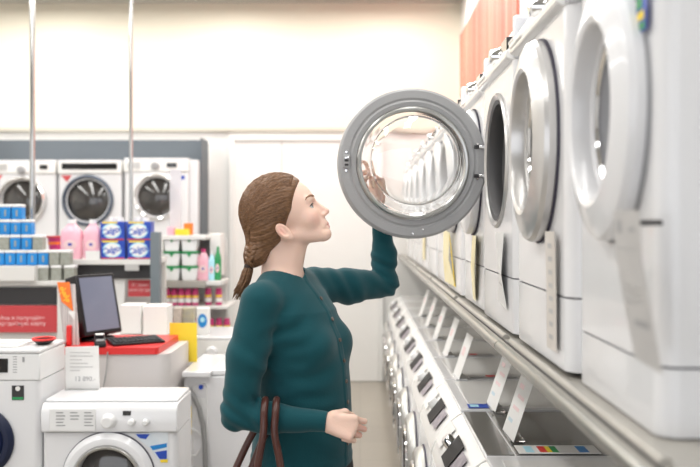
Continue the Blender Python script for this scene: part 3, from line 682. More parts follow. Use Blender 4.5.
# magenta jars
jr = empty('magenta_jar')
MB().lathe([(0, 0), (.021, 0), (.0232, .01), (.0232, .090), (.019, .098), (0, .098)], (0, 0, 0), MAG, 20, 'z').build('jar_body', jr)
MB().lathe([(.0236, .056), (.0236, .070)], (0, 0, 0), YEL, 20, 'z').build('yellow_band', jr)
MB().lathe([(.0237, .020), (.0237, .050)], (0, 0, 0), PAPER, 20, 'z').build('white_label', jr)
MB().lathe([(0, .098), (.0205, .098), (.0205, .116), (0, .117)], (0, 0, 0), MAG, 20, 'z').build('lid', jr)
k = 0
def jar(x, y, z, lb, gname):
    global k
    t = jr if k == 0 else copy_tree(jr); k += 1
    t.location = (x, y, z); tag(t, lb, 'jar', gname)
for i, px in enumerate((167, 174, 181, 188, 195)):
    jar(AX(px, TY+.03), TY+.04, s2z+.001, f"magenta jar with a white label, {pos[i] if i < 4 else 'rightmost'} in the row of five", 'magenta jars on the tower')
for i, (px, z) in enumerate(((207, s2z), (217.5, s2z))):
    jar(AX(px, TY+.03), TY+.08, s2z+.001, f"magenta jar right of the row of five, {('nearer the tubs', 'at the right end')[i]}", 'magenta jars on the tower')
for i, px in enumerate((170, 178, 186, 194, 202, 210, 218, 226)):
    jar(AX(px, TY+.0), TY+.04, s3z+.001, f"magenta jar on the lowest tower shelf, {pos[i] if i < 6 else ('second from right', 'rightmost')[i-6]}", 'magenta jars on the tower')
# things on the tower
t = tag(MB().box(AX(164.5, TY), AX(176, TY), TY+.16, TY+.17, tt+.001, AZ(168, TY), mat('frosted_plastic', (.72, .70, .74), .3, alpha=.6)).build('display_strip', bevel=.002), 'tall frosted plastic strip standing on the tower', 'display strip')
tag(MB().box(AX(174, TY), AX(187, TY), TY+.03, TY+.10, tt+.001, tt+.045, YEL).build('small_yellow_box', bevel=.003), 'small yellow box on top of the shelf tower', 'box')
tag(MB().box(AX(166, TY), AX(172.5, TY), TY+.03, TY+.10, tt+.001, tt+.06, PINK).build('small_pink_box', bevel=.003), 'small pink box on top of the shelf tower', 'box')
tag(MB().box(AX(180.5, TY), AX(189, TY), TY+.101, TY+.15, tt+.001, tt+.085, ORANGE).build('small_orange_box', bevel=.003), 'small orange-red box behind the yellow one on the tower', 'box')

# ---------------------------------------------------------------- counter with computer
KY = 3.9; KT = AZ(347.5, KY)
ct = tag(empty('counter', (AX(110, KY), KY, 0)), 'light counter with rounded corner and red top, behind the near washing machine', 'counter')
def kl(mb, name, **k):
    o = mb.build(name, ct, **k); o.matrix_parent_inverse = Matrix.Translation(-ct.location); return o
cx0, cx1, cy1 = AX(64, KY), AX(164, KY), 4.36
def rr(x0, x1, y0, y1, r):
    out = [(x0, y1), (x0, y0)]
    for q in range(9):
        a = R(-90+90*q/8); out.append((x1-r+r*math.cos(a), y0+r+r*math.sin(a)))
    return out+[(x1, y1)]
kl(MB().prism(rr(cx0, cx1+.02, KY+.01, cy1, .06), 'z', 0, KT-.0345, COUNT), 'body')
kl(MB().prism(rr(cx0-.01, AX(158, KY), KY, cy1-.02, .02), 'z', KT-.034, KT, RED), 'red_top', bevel=.002)
kl(MB().box(AX(57, KY), AX(61.5, KY), KY, KY+.3, 0, KT+.02, COUNT), 'side_post', bevel=.003)
kl(MB().box(AX(62, KY), AX(67, KY), KY+.05, KY+.25, KT+.0005, AZ(327, KY), RED), 'red_holder', bevel=.006)
kl(MB().tube([(AX(108, KY), KY-.004, KT-.02), (AX(106.5, KY), KY-.006, KT-.12), (AX(103, KY), KY-.005, KT-.2)], .003, GREYP, 8), 'cable')
# monitor
mo = tag(empty('monitor', (AX(103, 4.12), 4.14, KT+.0005), R(58)), 'black computer monitor turned to the right on the counter', 'monitor')
T = Matrix.Translation((0, 0, .03)) @ Matrix.Rotation(R(-13), 4, 'X')
MB().box(-.118, .118, .0, .085, 0, .305, BLKP, T).build('housing', mo, bevel=.005)
MB().box(-.102, .102, -.0012, .0005, .022, .290, SCREEN, T).build('screen', mo)
MB().prism([(x*.09, .05+y*.07) for x, y in [(math.cos(q), math.sin(q)) for q in [2*math.pi*k/32 for k in range(32)]]], 'z', 0, .012, BLKP).box(-.03, .03, .045, .075, .01, .1, BLKP).build('stand', mo, bevel=.003)
# keyboard
kb = tag(empty('keyboard', (AX(133, 4.0), 4.05, KT+.0005), R(30)), 'black keyboard on the red counter top', 'keyboard')
MB().prism([(-.07, .0), (.065, .0), (.065, .022), (-.07, .012)], 'x', -.125, .125, BLKP).build('key_tray', kb, bevel=.003)
ks = MB()
for r_ in range(5):
    for c in range(11):
        x = -.111+c*.0205; y0 = -.058+r_*.0235; z = .0125+(y0+.07)*.074
        ks.box(x, x+.0165, y0, y0+.0185, z, z+.006, DKKEY)
ko = ks.build('keys', kb, bevel=.0015, seg=1); ko['kind'] = 'stuff'
# card terminal and clutter
ml = tag(empty('card_terminal', (AX(100, 3.94), 3.94, KT+.0005), R(20)), 'small dark and white card terminal at the foot of the monitor', 'terminal')
MB().prism([(-.05, 0), (.05, 0), (.05, .05), (-.05, .022)], 'x', -.026, .026, BLKP).build('housing', ml, bevel=.006)
MB().box(-.02, .02, .0, .04, .052, .056, PAPER).build('receipt', ml)
MB().box(-.018, .018, -.04, -.005, .028, .034, GREYP).build('keypad', ml, bevel=.001)
# leaflet holder: striped card with orange top
lf = tag(empty('leaflet_holder', (AX(76, 4.0), 3.97, KT+.0005)), 'leaning striped leaflet with an orange and white top, left of the monitor', 'leaflet')
q = lambda x, y: (AX(x, 4.05)-AX(76, 4.0), AZ(y, 4.05)-KT)
STR = stripes('fine_grey_stripes', [(0.42, .36, .35), (0.66, .60, .58), (.35, .31, .31), (.7, .66, .64)], 90, 'X')
MB().prism([q(70, 345), q(85, 345), q(80.5, 283), q(63.5, 283)], 'y', 0, .006, STR).build('leaflet', lf)
MB().prism([q(67.5, 300), q(79, 309.5), q(75.5, 281), q(63.2, 281)], 'y', -.004, -.0005, ORANGE).build('orange_corner', lf)
MB().prism([q(74, 310), q(80, 318), q(81, 310), q(78, 309)], 'y', -.004, -.0005, PAPER).build('white_tab', lf)
for i, (x, y) in enumerate(((69, 290), (72.5, 297))):
    text_mesh('lettering', '%', .05, YEL, lf, (q(x, y)[0], -.0045, q(x, y)[1]), (R(90), R(12), 0))
# white boxes behind the counter and yellow sheet
for (x0, x1, y0, y1, Y, dp, m, nm, lb, ct_) in (
    (120, 141, 305, 334, 4.60, .14, PAPER, 'white_box', 'white box behind the keyboard, left of the two', 'box'),
    (143, 167, 306, 335, 4.55, .14, PAPER, 'white_box', 'white box behind the keyboard, next to the yellow sheet', 'box'),
    (173, 181, 308, 337, 4.9, .06, mat('photo_brown', (.28, .22, .2), .5, var=(25, (.6, .52, .45))), 'photo_box', 'small box with a brown photograph, behind the yellow sheet', 'box'),
    (182.5, 194, 308, 337, 4.95, .06, mat('photo_grey', (.36, .34, .33), .5, var=(25, (.5, .45, .3))), 'photo_box', 'grey photo box right of the brown photo box', 'box')):
    tag(MB().box(AX(x0, Y), AX(x1, Y), Y, Y+dp, AZ(y1, Y), AZ(y0, Y), m).build(nm, bevel=.003), lb, ct_)

# white table of the counter rear carrying those boxes
tag(MB().box(AX(98, 4.45), AX(170, 4.45), 4.42, 4.78, AZ(334.5, 4.6)-.035, AZ(334.5, 4.6)-.001, GOND).box(AX(100, 4.45), AX(103, 4.45), 4.5, 4.7, 0, AZ(334.5, 4.6)-.035, GOND).box(AX(163, 4.45), AX(166, 4.45), 4.5, 4.7, 0, AZ(334.5, 4.6)-.035, GOND).build('side_table', bevel=.003), 'white side table behind the counter', 'table')

# ---------------------------------------------------------------- near-left washing machines
def front_machine(label, X, Y, w, d, ztop, group):
    t = tag(empty('washing_machine', (X, Y, 0)), label, 'washing machine', group); return t
Y1 = 3.4
cxw = AX(42, Y1)+.278; ww = .556; zt = AZ(403, Y1)
t = front_machine('white washing machine in front of the counter, with a blue sticker above its door', cxw, Y1, ww, .27, zt, 'washing machines at lower left')
xc = AX(109, Y1)-cxw; zc = AZ(478, Y1); rd = 46*Y1/F
fm = MB(); shell(fm, ww, .27, .02, AZ(433, Y1), .025, W_, (xc, zc-.0, rd*.8)) ; fm.build('body', t)
MB().prism([(0, AZ(432.6, Y1)), (-.012, AZ(431, Y1)), (-.016, AZ(412, Y1)), (-.004, zt-.012), (.012, zt-.002), (.27, zt-.002), (.27, AZ(432.6, Y1))], 'x', -ww/2, ww/2, W_).build('control_panel', t, bevel=.004)
MB().box(-ww/2+.006, ww/2-.006, .02, .27, zt-.0015, zt+.012, W_).build('worktop', t, bevel=.008, seg=3)
MB().prism([(-.013, AZ(431, Y1)+.002), (-.021, AZ(430, Y1)), (-.020, AZ(408, Y1)), (-.013, AZ(406.5, Y1))], 'x', AX(51, Y1)-cxw, AX(97, Y1)-cxw, WP).build('detergent_drawer', t, bevel=.003)
MB().lathe([(0, -.050), (.020, -.050), (.025, -.045), (.027, -.02), (.034, -.014)], (AX(110, Y1)-cxw, 0, AZ(420, Y1)), WP, 32).build('knob', t)
for x in (133, 147): MB().lathe([(0, -.038), (.009, -.038), (.013, -.032), (.014, -.014)], (AX(x, Y1)-cxw, 0, AZ(421, Y1)), WP, 20).build('knob', t)
MB().box(AX(124, Y1)-cxw, AX(132, Y1)-cxw, -.0185, -.013, AZ(414.5, Y1), AZ(410, Y1), BLACKG).build('display', t, bevel=.0008)
mk = MB()
for (xa, n) in ((58, 5), (72, 3), (86, 5)):
    for i in range(n): mk.box(AX(xa, Y1)-cxw, AX(xa+7+((i*5) % 3), Y1)-cxw, -.0216, -.0208, AZ(412+3.2*i, Y1), AZ(411+3.2*i, Y1), GREYMARK)
mk.build('printed_lines', t)['kind'] = 'stuff'
ring_door(t, xc, zc, rd, rd*.70, .035, W_, DARKG, handle=False, seam=True, bowl=.03)
MB().lathe([(rd*.74, -.036), (rd*.72, -.044), (rd*.68, -.04)], (xc, 0, zc), SILV2).build('silver_rim', t)
st = MB(); P2 = lambda x, y: (AX(x, Y1)-cxw, AZ(y, Y1))
st.prism([P2(135, 433.5), P2(168, 431.5), P2(168, 462), P2(160, 462), P2(150, 448), P2(139, 439)], 'y', -.0022, -.0004, mat('sticker_pale', (.62, .70, .78), .3, var=(20, (.75, .8, .84))))
so = st.build('sticker', t)
for pts, m in (([P2(136, 434), P2(150, 434), P2(146, 439), P2(140, 438)], DBLUE), ([P2(150, 446), P2(167, 443), P2(167, 447), P2(153, 450)], BLUE), ([P2(155, 452), P2(167, 450), P2(167, 459), P2(160, 459)], DBLUE), ([P2(160, 459.6), P2(168, 459), P2(168, 462.3), P2(161, 462.3)], YEL)):
    MB().prism(pts, 'y', -.0032, -.0024, m).build('sticker_print', so)
feet(t, ww, .27)
# price sheet standing on it
Ys = 3.62; zs = zt+.0125
def P3(x, y): return (AX(x, Ys), AZ(y, Ys))
ps = tag(MB().prism([(AX(66, Ys), zs), (AX(99.5, Ys), zs), (AX(98.5, Ys), AZ(346, Ys)), (AX(65, Ys), AZ(347, Ys))], 'y', Ys, Ys+.003, PAPER).box(AX(66, Ys), AX(99, Ys), Ys-.02, Ys+.025, zs-.0, zs+.003, GLASS).build('price_sheet'), 'white A5 price sheet standing on the machine before the counter', 'price sheet')
tm = text_mesh('lettering', '13 890.-', .028, GREYMARK, ps, (AX(85, Ys), Ys-.0006, AZ(379, Ys)), (R(90), 0, 0))
mk = MB()
for i, (a, b) in enumerate(((70, 90), (70, 93), (70, 82), (70, 88), (70, 93), (70, 80))): mk.box(AX(a, Ys), AX(b, Ys), Ys-.001, Ys-.0002, AZ(353+3.6*i, Ys), AZ(352+3.6*i, Ys), SILVER)
mk.build('printed_lines', ps)['kind'] = 'stuff'

# left washing machine with navy door
wl = .62; cxl = AX(40, Y1)-.31; zl = AZ(349, Y1)
t = front_machine('taller white washing machine at the left edge with a navy door and a green label', cxl, Y1, wl, .29, zl, 'washing machines at lower left')
xd = AX(-20, Y1)-cxl; zd = AZ(441, Y1)
fm = MB(); shell(fm, wl, .29, .02, AZ(381, Y1), .03, W_, (xd, zd, .12)); fm.build('body', t)
MB().box(-wl/2, wl/2, .0, .29, AZ(380.8, Y1), zl-.02, WP).build('control_panel', t, bevel=.006)
MB().box(-wl/2, wl/2, -.004, .29, zl-.0195, zl, W_).build('worktop', t, bevel=.008, seg=3)
MB().box(-.06, AX(8, Y1)-cxl, -.004, .001, AZ(372.5, Y1), AZ(358.5, Y1), BLACKG).build('display', t, bevel=.002)
MB().box(AX(22.5, Y1)-cxl, AX(24.5, Y1)-cxl, -.003, .001, AZ(362, Y1), AZ(357, Y1), GREYMARK).build('emblem', t)
mk = MB()
for i in range(7): mk.box(AX(13, Y1)-cxl, AX(17, Y1)-cxl, -.001, .0005, AZ(357+2.6*i, Y1), AZ(356.3+2.6*i, Y1), GREYMARK)
mk.build('printed_lines', t)['kind'] = 'stuff'
lbx = MB().box(AX(12, Y1)-cxl, AX(24, Y1)-cxl, -.002, -.0002, AZ(400, Y1), AZ(385.5, Y1), CHAR).build('energy_label', t)
MB().box(AX(12.5, Y1)-cxl, AX(23.5, Y1)-cxl, -.003, -.0021, AZ(399.5, Y1), AZ(397, Y1), GREEN).build('green_band', lbx)
MB().lathe([(0, -.003), (.010, -.003), (.010, -.0021)], (AX(18, Y1)-cxl, 0, AZ(388.5, Y1)), PAPER, 16).build('round_mark', lbx)
ring_door(t, xd, zd, .143, .100, .03, NAVYM, NAVYG, handle=False, seam=False)
feet(t, wl, .29)
# magazines and a tray on it
tag(MB().box(AX(-20, 3.5), AX(26, 3.5), 3.43, 3.60, zl+.0005, zl+.012, PAPER).build('magazine', bevel=.001), 'white magazine lying on the left machine', 'magazine')
tag(MB().box(AX(2, 3.5), AX(22, 3.5), 3.45, 3.56, zl+.0125, zl+.016, mat('pink_cover', (.85, .6, .55), .5, var=(9, (.9, .75, .7)))).build('leaflet'), 'pale pink leaflet on top of the magazine', 'leaflet')
t = tag(empty('pen_tray', (AX(43, 3.52), 3.53, zl+.0005)), 'small black dish with a red rim on the left machine', 'dish')
MB().lathe([(0, 0), (.025, 0), (.045, .018), (.048, .024), (.04, .020), (0, .01)], (0, 0, 0), BLKP, 28, 'z').build('dish', t)
MB().lathe([(.0485, .019), (.050, .024), (.047, .029), (.040, .024)], (0, 0, 0), RED, 28, 'z', closed=True).build('red_rim', t)

# ---------------------------------------------------------------- machine seen from behind, right of the counter
RY = 4.15
rx0, rx1 = AX(184, RY), AX(206, RY)+.42
zt2 = AZ(370, RY)
t = tag(empty('washing_machine', ((rx0+rx1)/2, RY, 0)), 'white machine with a grey drain hose on its back, right of the counter', 'washing machine')
o = t.location
def ql(mb, name, par=t, **k):
    ob = mb.build(name, par, **k); ob.matrix_parent_inverse = Matrix.Translation(-t.location); return ob
ql(MB().box(rx0, rx1, RY, RY+.5, .02, zt2-.03, W_), 'body', bevel=.008)
ql(MB().box(rx0, AX(212, RY), RY-.05, RY+.5, zt2-.029, zt2, W_).box(AX(212, RY), rx1, RY, RY+.5, zt2-.029, zt2, W_), 'worktop', bevel=.006)
ql(MB().tube([(AX(193, RY), RY-.001, .25), (AX(193, RY), RY-.001, zt2-.10), (AX(195, RY), RY-.001, zt2-.07), (AX(205, RY), RY-.001, zt2-.07), (AX(207, RY), RY-.001, zt2-.10), (AX(207, RY), RY-.001, .25)], .004, WP, 8), 'panel_rib')
ql(MB().tube([at(188, 388, RY-.03), at(193, 395, RY-.03), at(199, 408, RY-.03), at(203, 425, RY-.03), at(205, 445, RY-.03), at(205.5, 475, RY-.03), at(204, 500, RY-.03)], .0125, HOSE, 14), 'drain_hose')
ql(MB().tube([at(190, 428, RY-.02), at(197, 431, RY-.02), at(202, 437, RY-.02), at(202, 447, RY-.02), at(196, 455, RY-.02), at(190, 456, RY-.02)], .004, WP, 8), 'power_cord')
ql(MB().lathe([(0, -.004), (.012, -.004), (.012, .0)], (AX(201, RY), RY, AZ(387, RY)), DBLUE, 20), 'blue_mark')
ql(MB().box(AX(189, RY), AX(191.5, RY), RY-.002, RY, AZ(434, RY), AZ(406, RY), YEL), 'yellow_tag')
ql(MB().box(AX(193, RY), AX(206, RY), RY-.001, RY, AZ(420, RY), AZ(398, RY), WP), 'label')
for sx in (rx0+.05, rx1-.05):
    for yy in (RY+.06, RY+.44): ql(MB().lathe([(0, 0), (.02, 0), (.02, .0195), (0, .0195)], (sx, yy, 0), CHAR, 16, 'z'), 'foot')
# yellow sheet standing on it
tag(MB().prism([(AX(170, 4.38), zt2+.0), (AX(197, 4.38), zt2+.0), (AX(197, 4.38), AZ(323, 4.38)), (AX(169.5, 4.38), AZ(323, 4.38))], 'y', 4.38, 4.384, YEL).build('yellow_sheet'), 'bright yellow sheet standing between the counter and the hose machine', 'sheet').location.z += .0008
# machine behind with a knob
VY = 5.0
t = tag(empty('washing_machine', (AX(225, VY), VY, 0)), 'white washing machine with a round knob, partly behind the woman', 'washing machine')
w5 = .6; zt5 = AZ(337, VY)
ql2 = lambda mb, name, **k: mb.build(name, t, **k)
mb = MB(); shell(mb, w5, .5, .02, zt5-.14, .02, W_, (0, zt5-.42, .15)); ql2(mb, 'body')
ql2(MB().box(-w5/2, w5/2, -.006, .5, zt5-.138, zt5-.02, PANEL), 'control_panel', bevel=.006)
ql2(MB().box(-w5/2, w5/2, -.006, .5, zt5-.0195, zt5, W_), 'worktop', bevel=.006)
ql2(MB().lathe([(0, -.04), (.026, -.04), (.033, -.032), (.036, -.005)], (AX(212, VY)-AX(225, VY), 0, AZ(352, VY)), WP, 28), 'knob')
ring_door(t, 0, zt5-.42, .2, .14, .04, W_, DARKG, handle=False, seam=False)
feet(t, w5, .5)
def lbl_box(x0, x1, y0, y1, Y, m, nm, lb):
    t = tag(empty(nm, (AX((x0+x1)/2, Y), Y, zt5+.0005)), lb, 'box'); ww_ = (x1-x0)*Y/F; hh = AZ(y0, Y)-zt5
    MB().box(-ww_/2, ww_/2, 0, .06, 0, hh, m).build('carton', t, bevel=.002)
    MB().prism([(math.cos(q)*ww_*.38, hh*.52+math.sin(q)*hh*.26) for q in [2*math.pi*k/24 for k in range(24)]], 'y', -.002, -.0005, BLUE).build('blue_emblem', t)
    MB().prism([(math.cos(q)*ww_*.2, hh*.56+math.sin(q)*hh*.1) for q in [2*math.pi*k/20 for k in range(20)]], 'y', -.003, -.0021, CYAN).build('light_centre', t)
lbl_box(196.5, 208.5, 308, 337, VY+.1, PAPER, 'white_box_with_emblem', 'white box with a round blue emblem, right of the yellow sheet')

# ---------------------------------------------------------------- the woman: smooth surfaces grown from blended round limbs
V = lambda *a: np.array(a, float)
def rc(p, a, b, ra, rb):
    a = V(*a); b = V(*b); ba = b-a; h = np.clip(((p-a)@ba)/(ba@ba), 0, 1)
    return np.linalg.norm(p-a-h[..., None]*ba, axis=-1)-(ra+(rb-ra)*h)
def ell(p, c, r, M=None):
    q = p-V(*c)
    if M is not None: q = q@M
    r = V(*r); k0 = np.linalg.norm(q/r, axis=-1); k1 = np.linalg.norm(q/(r*r), axis=-1)
    return k0*(k0-1)/np.maximum(k1, 1e-9)
def smin(a, b, k):
    h = np.clip(.5+.5*(b-a)/k, 0, 1); return b+(a-b)*h-k*h*(1-h)
def smax(a, b, k): return -smin(-a, -b, k)
def un(ds, k):
    d = ds[0]
    for e in ds[1:]: d = smin(d, e, k)
    return d
def sdf_mesh(f, lo, hi, h):
    """sparse surface nets of f(points) over a box"""
    lo = V(*lo); hi = V(*hi); B = 8; nb = np.ceil((hi-lo)/(h*B)).astype(int)
    I = np.stack(np.meshgrid(*[np.arange(n) for n in nb], indexing='ij'), -1).reshape(-1, 3)
    cen = lo+(I+.5)*B*h; fc = np.concatenate([f(c) for c in np.array_split(cen, max(1, len(cen)//40000))])
    I = I[np.abs(fc) < B*h*.87*2.6]
    g = np.stack(np.meshgrid(*[np.arange(B+1)]*3, indexing='ij'), -1)
    N = nb*B+3; keyf = lambda c: (c[..., 0]*N[1]+c[..., 1])*N[2]+c[..., 2]
    keys, verts, cross = [], [], []
    for ch in np.array_split(I, max(1, len(I)//120)):
        gi = ch[:, None, None, None, :]*B+g; P = lo+gi*h
        D = f(P.reshape(-1, 3)).reshape(P.shape[:-1])
        S = D < 0
        acc = np.zeros((len(ch), B, B, B, 3)); cnt = np.zeros((len(ch), B, B, B))
        for ax in range(3):
            o = [x for x in range(3) if x != ax]
            for u in (0, 1):
                for v in (0, 1):
                    sl0 = [slice(None), slice(0, B), slice(0, B), slice(0, B)]; sl1 = list(sl0)
                    sl0[1+o[0]] = slice(u, u+B); sl0[1+o[1]] = slice(v, v+B); sl1[1+o[0]] = slice(u, u+B); sl1[1+o[1]] = slice(v, v+B)
                    sl1[1+ax] = slice(1, B+1); sl0 = tuple(sl0); sl1 = tuple(sl1)
                    d0, d1 = D[sl0], D[sl1]; m = (d0 < 0) != (d1 < 0)
                    t = np.where(m, d0/np.where(m, d0-d1, 1), 0)
                    pt = P[sl0].copy(); pt[..., ax] += t*h
                    acc += pt*m[..., None]; cnt += m
            sl0 = [slice(None), slice(0, B), slice(0, B), slice(0, B)]; sl1 = list(sl0); sl1[1+ax] = slice(1, B+1)
            m = S[tuple(sl0)] != S[tuple(sl1)]; w_ = np.argwhere(m)
            if len(w_): cross.append((gi[w_[:, 0], w_[:, 1], w_[:, 2], w_[:, 3]], np.full(len(w_), ax), S[tuple(sl0)][m]))
        m = cnt > 0; w_ = np.argwhere(m)
        if len(w_): keys.append(keyf(gi[w_[:, 0], w_[:, 1], w_[:, 2], w_[:, 3]])); verts.append(acc[m]/cnt[m][:, None])
    keys = np.concatenate(keys); verts = np.concatenate(verts); od = np.argsort(keys); keys = keys[od]; verts = verts[od]
    pts = np.concatenate([c[0] for c in cross]); axs = np.concatenate([c[1] for c in cross]); ins = np.concatenate([c[2] for c in cross])
    quads = []
    for ax in range(3):
        o1, o2 = (ax+1) % 3, (ax+2) % 3; s = axs == ax; p = pts[s]; i_ = ins[s]
        e1 = np.eye(3, dtype=int)[o1]; e2 = np.eye(3, dtype=int)[o2]
        ks = [keyf(p-e1-e2), keyf(p-e2), keyf(p), keyf(p-e1)]
        idx = []; ok = np.ones(len(p), bool)
        for k in ks:
            j = np.clip(np.searchsorted(keys, k), 0, len(keys)-1); ok &= keys[j] == k; idx.append(j)
        q = np.stack(idx, -1); q[~i_] = q[~i_][:, ::-1]; quads.append(q[ok])
    return verts, np.concatenate(quads)
def sdf_obj(name, f, lo, hi, h, m, parent=None, col=None):
    v, q = sdf_mesh(f, lo, hi, h)
    me = bpy.data.meshes.new(name); me.vertices.add(len(v)); me.vertices.foreach_set('co', v.ravel())
    me.loops.add(q.size); me.loops.foreach_set('vertex_index', q.ravel().astype(np.int32))
    me.polygons.add(len(q)); me.polygons.foreach_set('loop_start', np.arange(0, q.size, 4, dtype=np.int32))
    me.update(calc_edges=True); me.validate(); me.shade_smooth(); me.materials.append(m)
    if col is not None:
        a = me.color_attributes.new('Col', 'FLOAT_COLOR', 'POINT'); c = np.ones((len(v), 4)); c[:, :3] = col(v); a.data.foreach_set('color', c.ravel().astype(np.float32))
    o = bpy.data.objects.new(name, me); C.objects.link(o)
    if parent: o.parent = parent; o.matrix_parent_inverse = Matrix.Translation(-parent.location)
    return o

YW = 2.55
woman = tag(empty('person', (-.16, YW, 0)), 'person in a teal cardigan with braided hair, reaching up behind the open machine door', 'person')
yaw = R(25); f3 = V(math.cos(yaw), -math.sin(yaw), 0); l3 = V(math.sin(yaw), math.cos(yaw), 0); u3 = V(0, 0, 1)

# --- head frame (origin at the ear, u forward, v up, w to her left)
pit = R(24); hyaw = R(-2)
Hu = V(math.cos(pit)*math.cos(hyaw), -math.cos(pit)*math.sin(hyaw), math.sin(pit)); Hw = V(math.sin(hyaw), math.cos(hyaw), 0); Hv = -np.cross(Hu, Hw)
if Hv[2] < 0: Hv = -Hv
HO = V(-.2335, YW, 1.522)
HM = np.stack([Hu, Hv, Hw], 1)              # world = HO + local @ HM.T
def hl_(p): return (p-HO)@HM
def hw(u, v, w): return HO+HM@V(u, v, w)
def sd_head(p):
    q = hl_(p); qa = q.copy(); qa[..., 2] = np.abs(qa[..., 2])
    d = ell(q, (.010, .078, 0), (.108, .092, .076))
    d = smin(d, ell(q, (.064, .040, 0), (.062, .080, .060)), .02)         # face mass
    d = smin(d, ell(q, (.072, -.014, 0), (.050, .050, .047)), .02)
    d = smin(d, rc(qa, (.000, -.016, .050), (.104, -.062, .014), .012, .0165), .026)   # jaw
    d = smin(d, rc(q, (.113, -.060, -.008), (.113, -.060, .008), .0180, .0185), .012)  # chin
    d = smin(d, ell(qa, (.086, .004, .036), (.026, .026, .022)), .018)     # cheek
    d = smin(d, rc(qa, (.112, .056, .012), (.102, .058, .040), .011, .010), .012)  # brow
    d = smax(d, -ell(qa, (.124, .036, .031), (.017, .013, .019)), .010)   # socket
    d = smin(d, ell(qa, (.100, .037, .031), (.0158, .0150, .0165)), .004)  # lid
    d = smax(d, -ell(qa, (.1120, .0345, .036), (.012, .0058, .0125)), .002)
    d = smin(d, rc(q, (.119, .044, 0), (.141, .006, 0), .0075, .0095), .010)  # nose bridge
    d = smin(d, ell(q, (.1425, .0015, 0), (.0095, .0085, .0090)), .006)
    d = smin(d, ell(qa, (.1320, -.003, .0105), (.0100, .0070, .0060)), .005)
    d = smin(d, ell(q, (.118, .006, 0), (.018, .026, .015)), .006)
    d = smin(d, ell(q, (.1155, -.030, 0), (.018, .022, .024)), .010)       # muzzle
    d = smin(d, rc(qa, (.1300, -.0320, 0), (.117, -.0365, .022), .0050, .003), .0050)   # upper lip
    d = smin(d, rc(qa, (.1285, -.0425, 0), (.117, -.0385, .021), .0060, .003), .0045)   # lower lip
    d = smax(d, -rc(qa, (.1365, -.0368, 0), (.122, -.0368, .023), .0014, .001), .0015)
    # ears
    E = np.stack([V(.93, .0, .30), V(.22, .95, -.2), V(-.30, .0, .93)], 1)
    qe = qa-V(.002, -.002, .076); qe = np.stack([qe[..., 0]*.94+qe[..., 1]*.34, qe[..., 1]*.94-qe[..., 0]*.34, qe[..., 2]], -1)
    er = ell(qe, (0, 0, 0), (.0175, .0300, .0100), None)
    er = smax(er, -ell(qe, (.003, .004, .011), (.0115, .0235, .0095), None), .002)
    er = smin(er, ell(qe, (.001, .004, .002), (.0045, .016, .004), None), .003)
    er = smin(er, ell(qe, (.0035, -.026, -.001), (.009, .010, .0055)), .005)
    er = smin(er, ell(qe, (.012, -.002, .002), (.004, .006, .004)), .004)
    return smin(d, er, .006)
def sd_neck(p):
    d = rc(p, (-.210, YW+.005, 1.475), (-.240, YW+.01, 1.365), .046, .055)
    return smin(d, rc(p, (-.262, YW, 1.51), (-.258, YW+.01, 1.38), .040, .045), .03)

# --- torso
TZ = np.array([.76, .80, .92, 1.04, 1.12, 1.20, 1.28, 1.335, 1.375, 1.41])
TCX = np.array([-.180, -.180, -.176, -.176, -.180, -.190, -.202, -.216, -.228, -.238])
TRA = np.array([.148, .150, .150, .147, .143, .134, .116, .090, .068, .050])
TRB = np.array([.172, .170, .160, .152, .154, .162, .168, .150, .110, .060])
def sd_torso(p):
    z = p[..., 2]; cx = np.interp(z, TZ, TCX); ra = np.interp(z, TZ, TRA); rb = np.interp(z, TZ, TRB)
    dx = p[..., 0]-cx; dy = p[..., 1]-(YW+.01)
    a = dx*f3[0]+dy*f3[1]; b = dx*l3[0]+dy*l3[1]
    k = np.sqrt((a/ra)**2+(b/rb)**2+1e-9); g = np.sqrt((a/ra**2)**2+(b/rb**2)**2+1e-9)
    d = k*(k-1)/g*.9
    d = smax(d, z-1.405, .03)
    c = V(-.182, YW+.01, 1.178)
    for s in (-1, 1):
        bc = c+f3*.080+l3*.068*s; d = smin(d, ell(p, bc, (.057, .060, .058)), .035)
    # shoulder girdle
    d = smin(d, rc(p, SR, (-.232, YW, 1.372), .050, .040), .045)
    d = smin(d, rc(p, SL, (-.228, YW+.03, 1.378), .046, .040), .045)
    return d
SR = (-.288, 2.410, 1.318); ER = (-.352, 2.385, 1.000); WR = (-.098, 2.350, .985)
SL = (-.150, 2.705, 1.345); EL = (.084, 2.885, 1.338); WL = (.066, 2.872, 1.615)
def sd_armR(p, o=0.0):
    mid = tuple(V(*SR)*.5+V(*ER)*.5+V(-.006, 0, 0))
    d = smin(rc(p, SR, mid, .058+o, .058+o), rc(p, mid, ER, .058+o, .047+o), .02)
    m2 = tuple(V(*ER)*.65+V(*WR)*.35+V(0, 0, -.004))
    return un([d, rc(p, ER, m2, .042+o, .043+o), rc(p, m2, WR, .043+o, .029+o)], .022)
def sd_armL(p, o=0.0):
    mid = tuple(V(*SL)*.5+V(*EL)*.5+V(0, 0, -.008)); m2 = tuple(V(*EL)*.65+V(*WL)*.35+V(.006, 0, 0))
    return un([rc(p, SL, mid, .058+o, .057+o), rc(p, mid, EL, .057+o, .045+o), rc(p, EL, m2, .046+o, .042+o), rc(p, m2, WL, .039+o, .027+o)], .022)

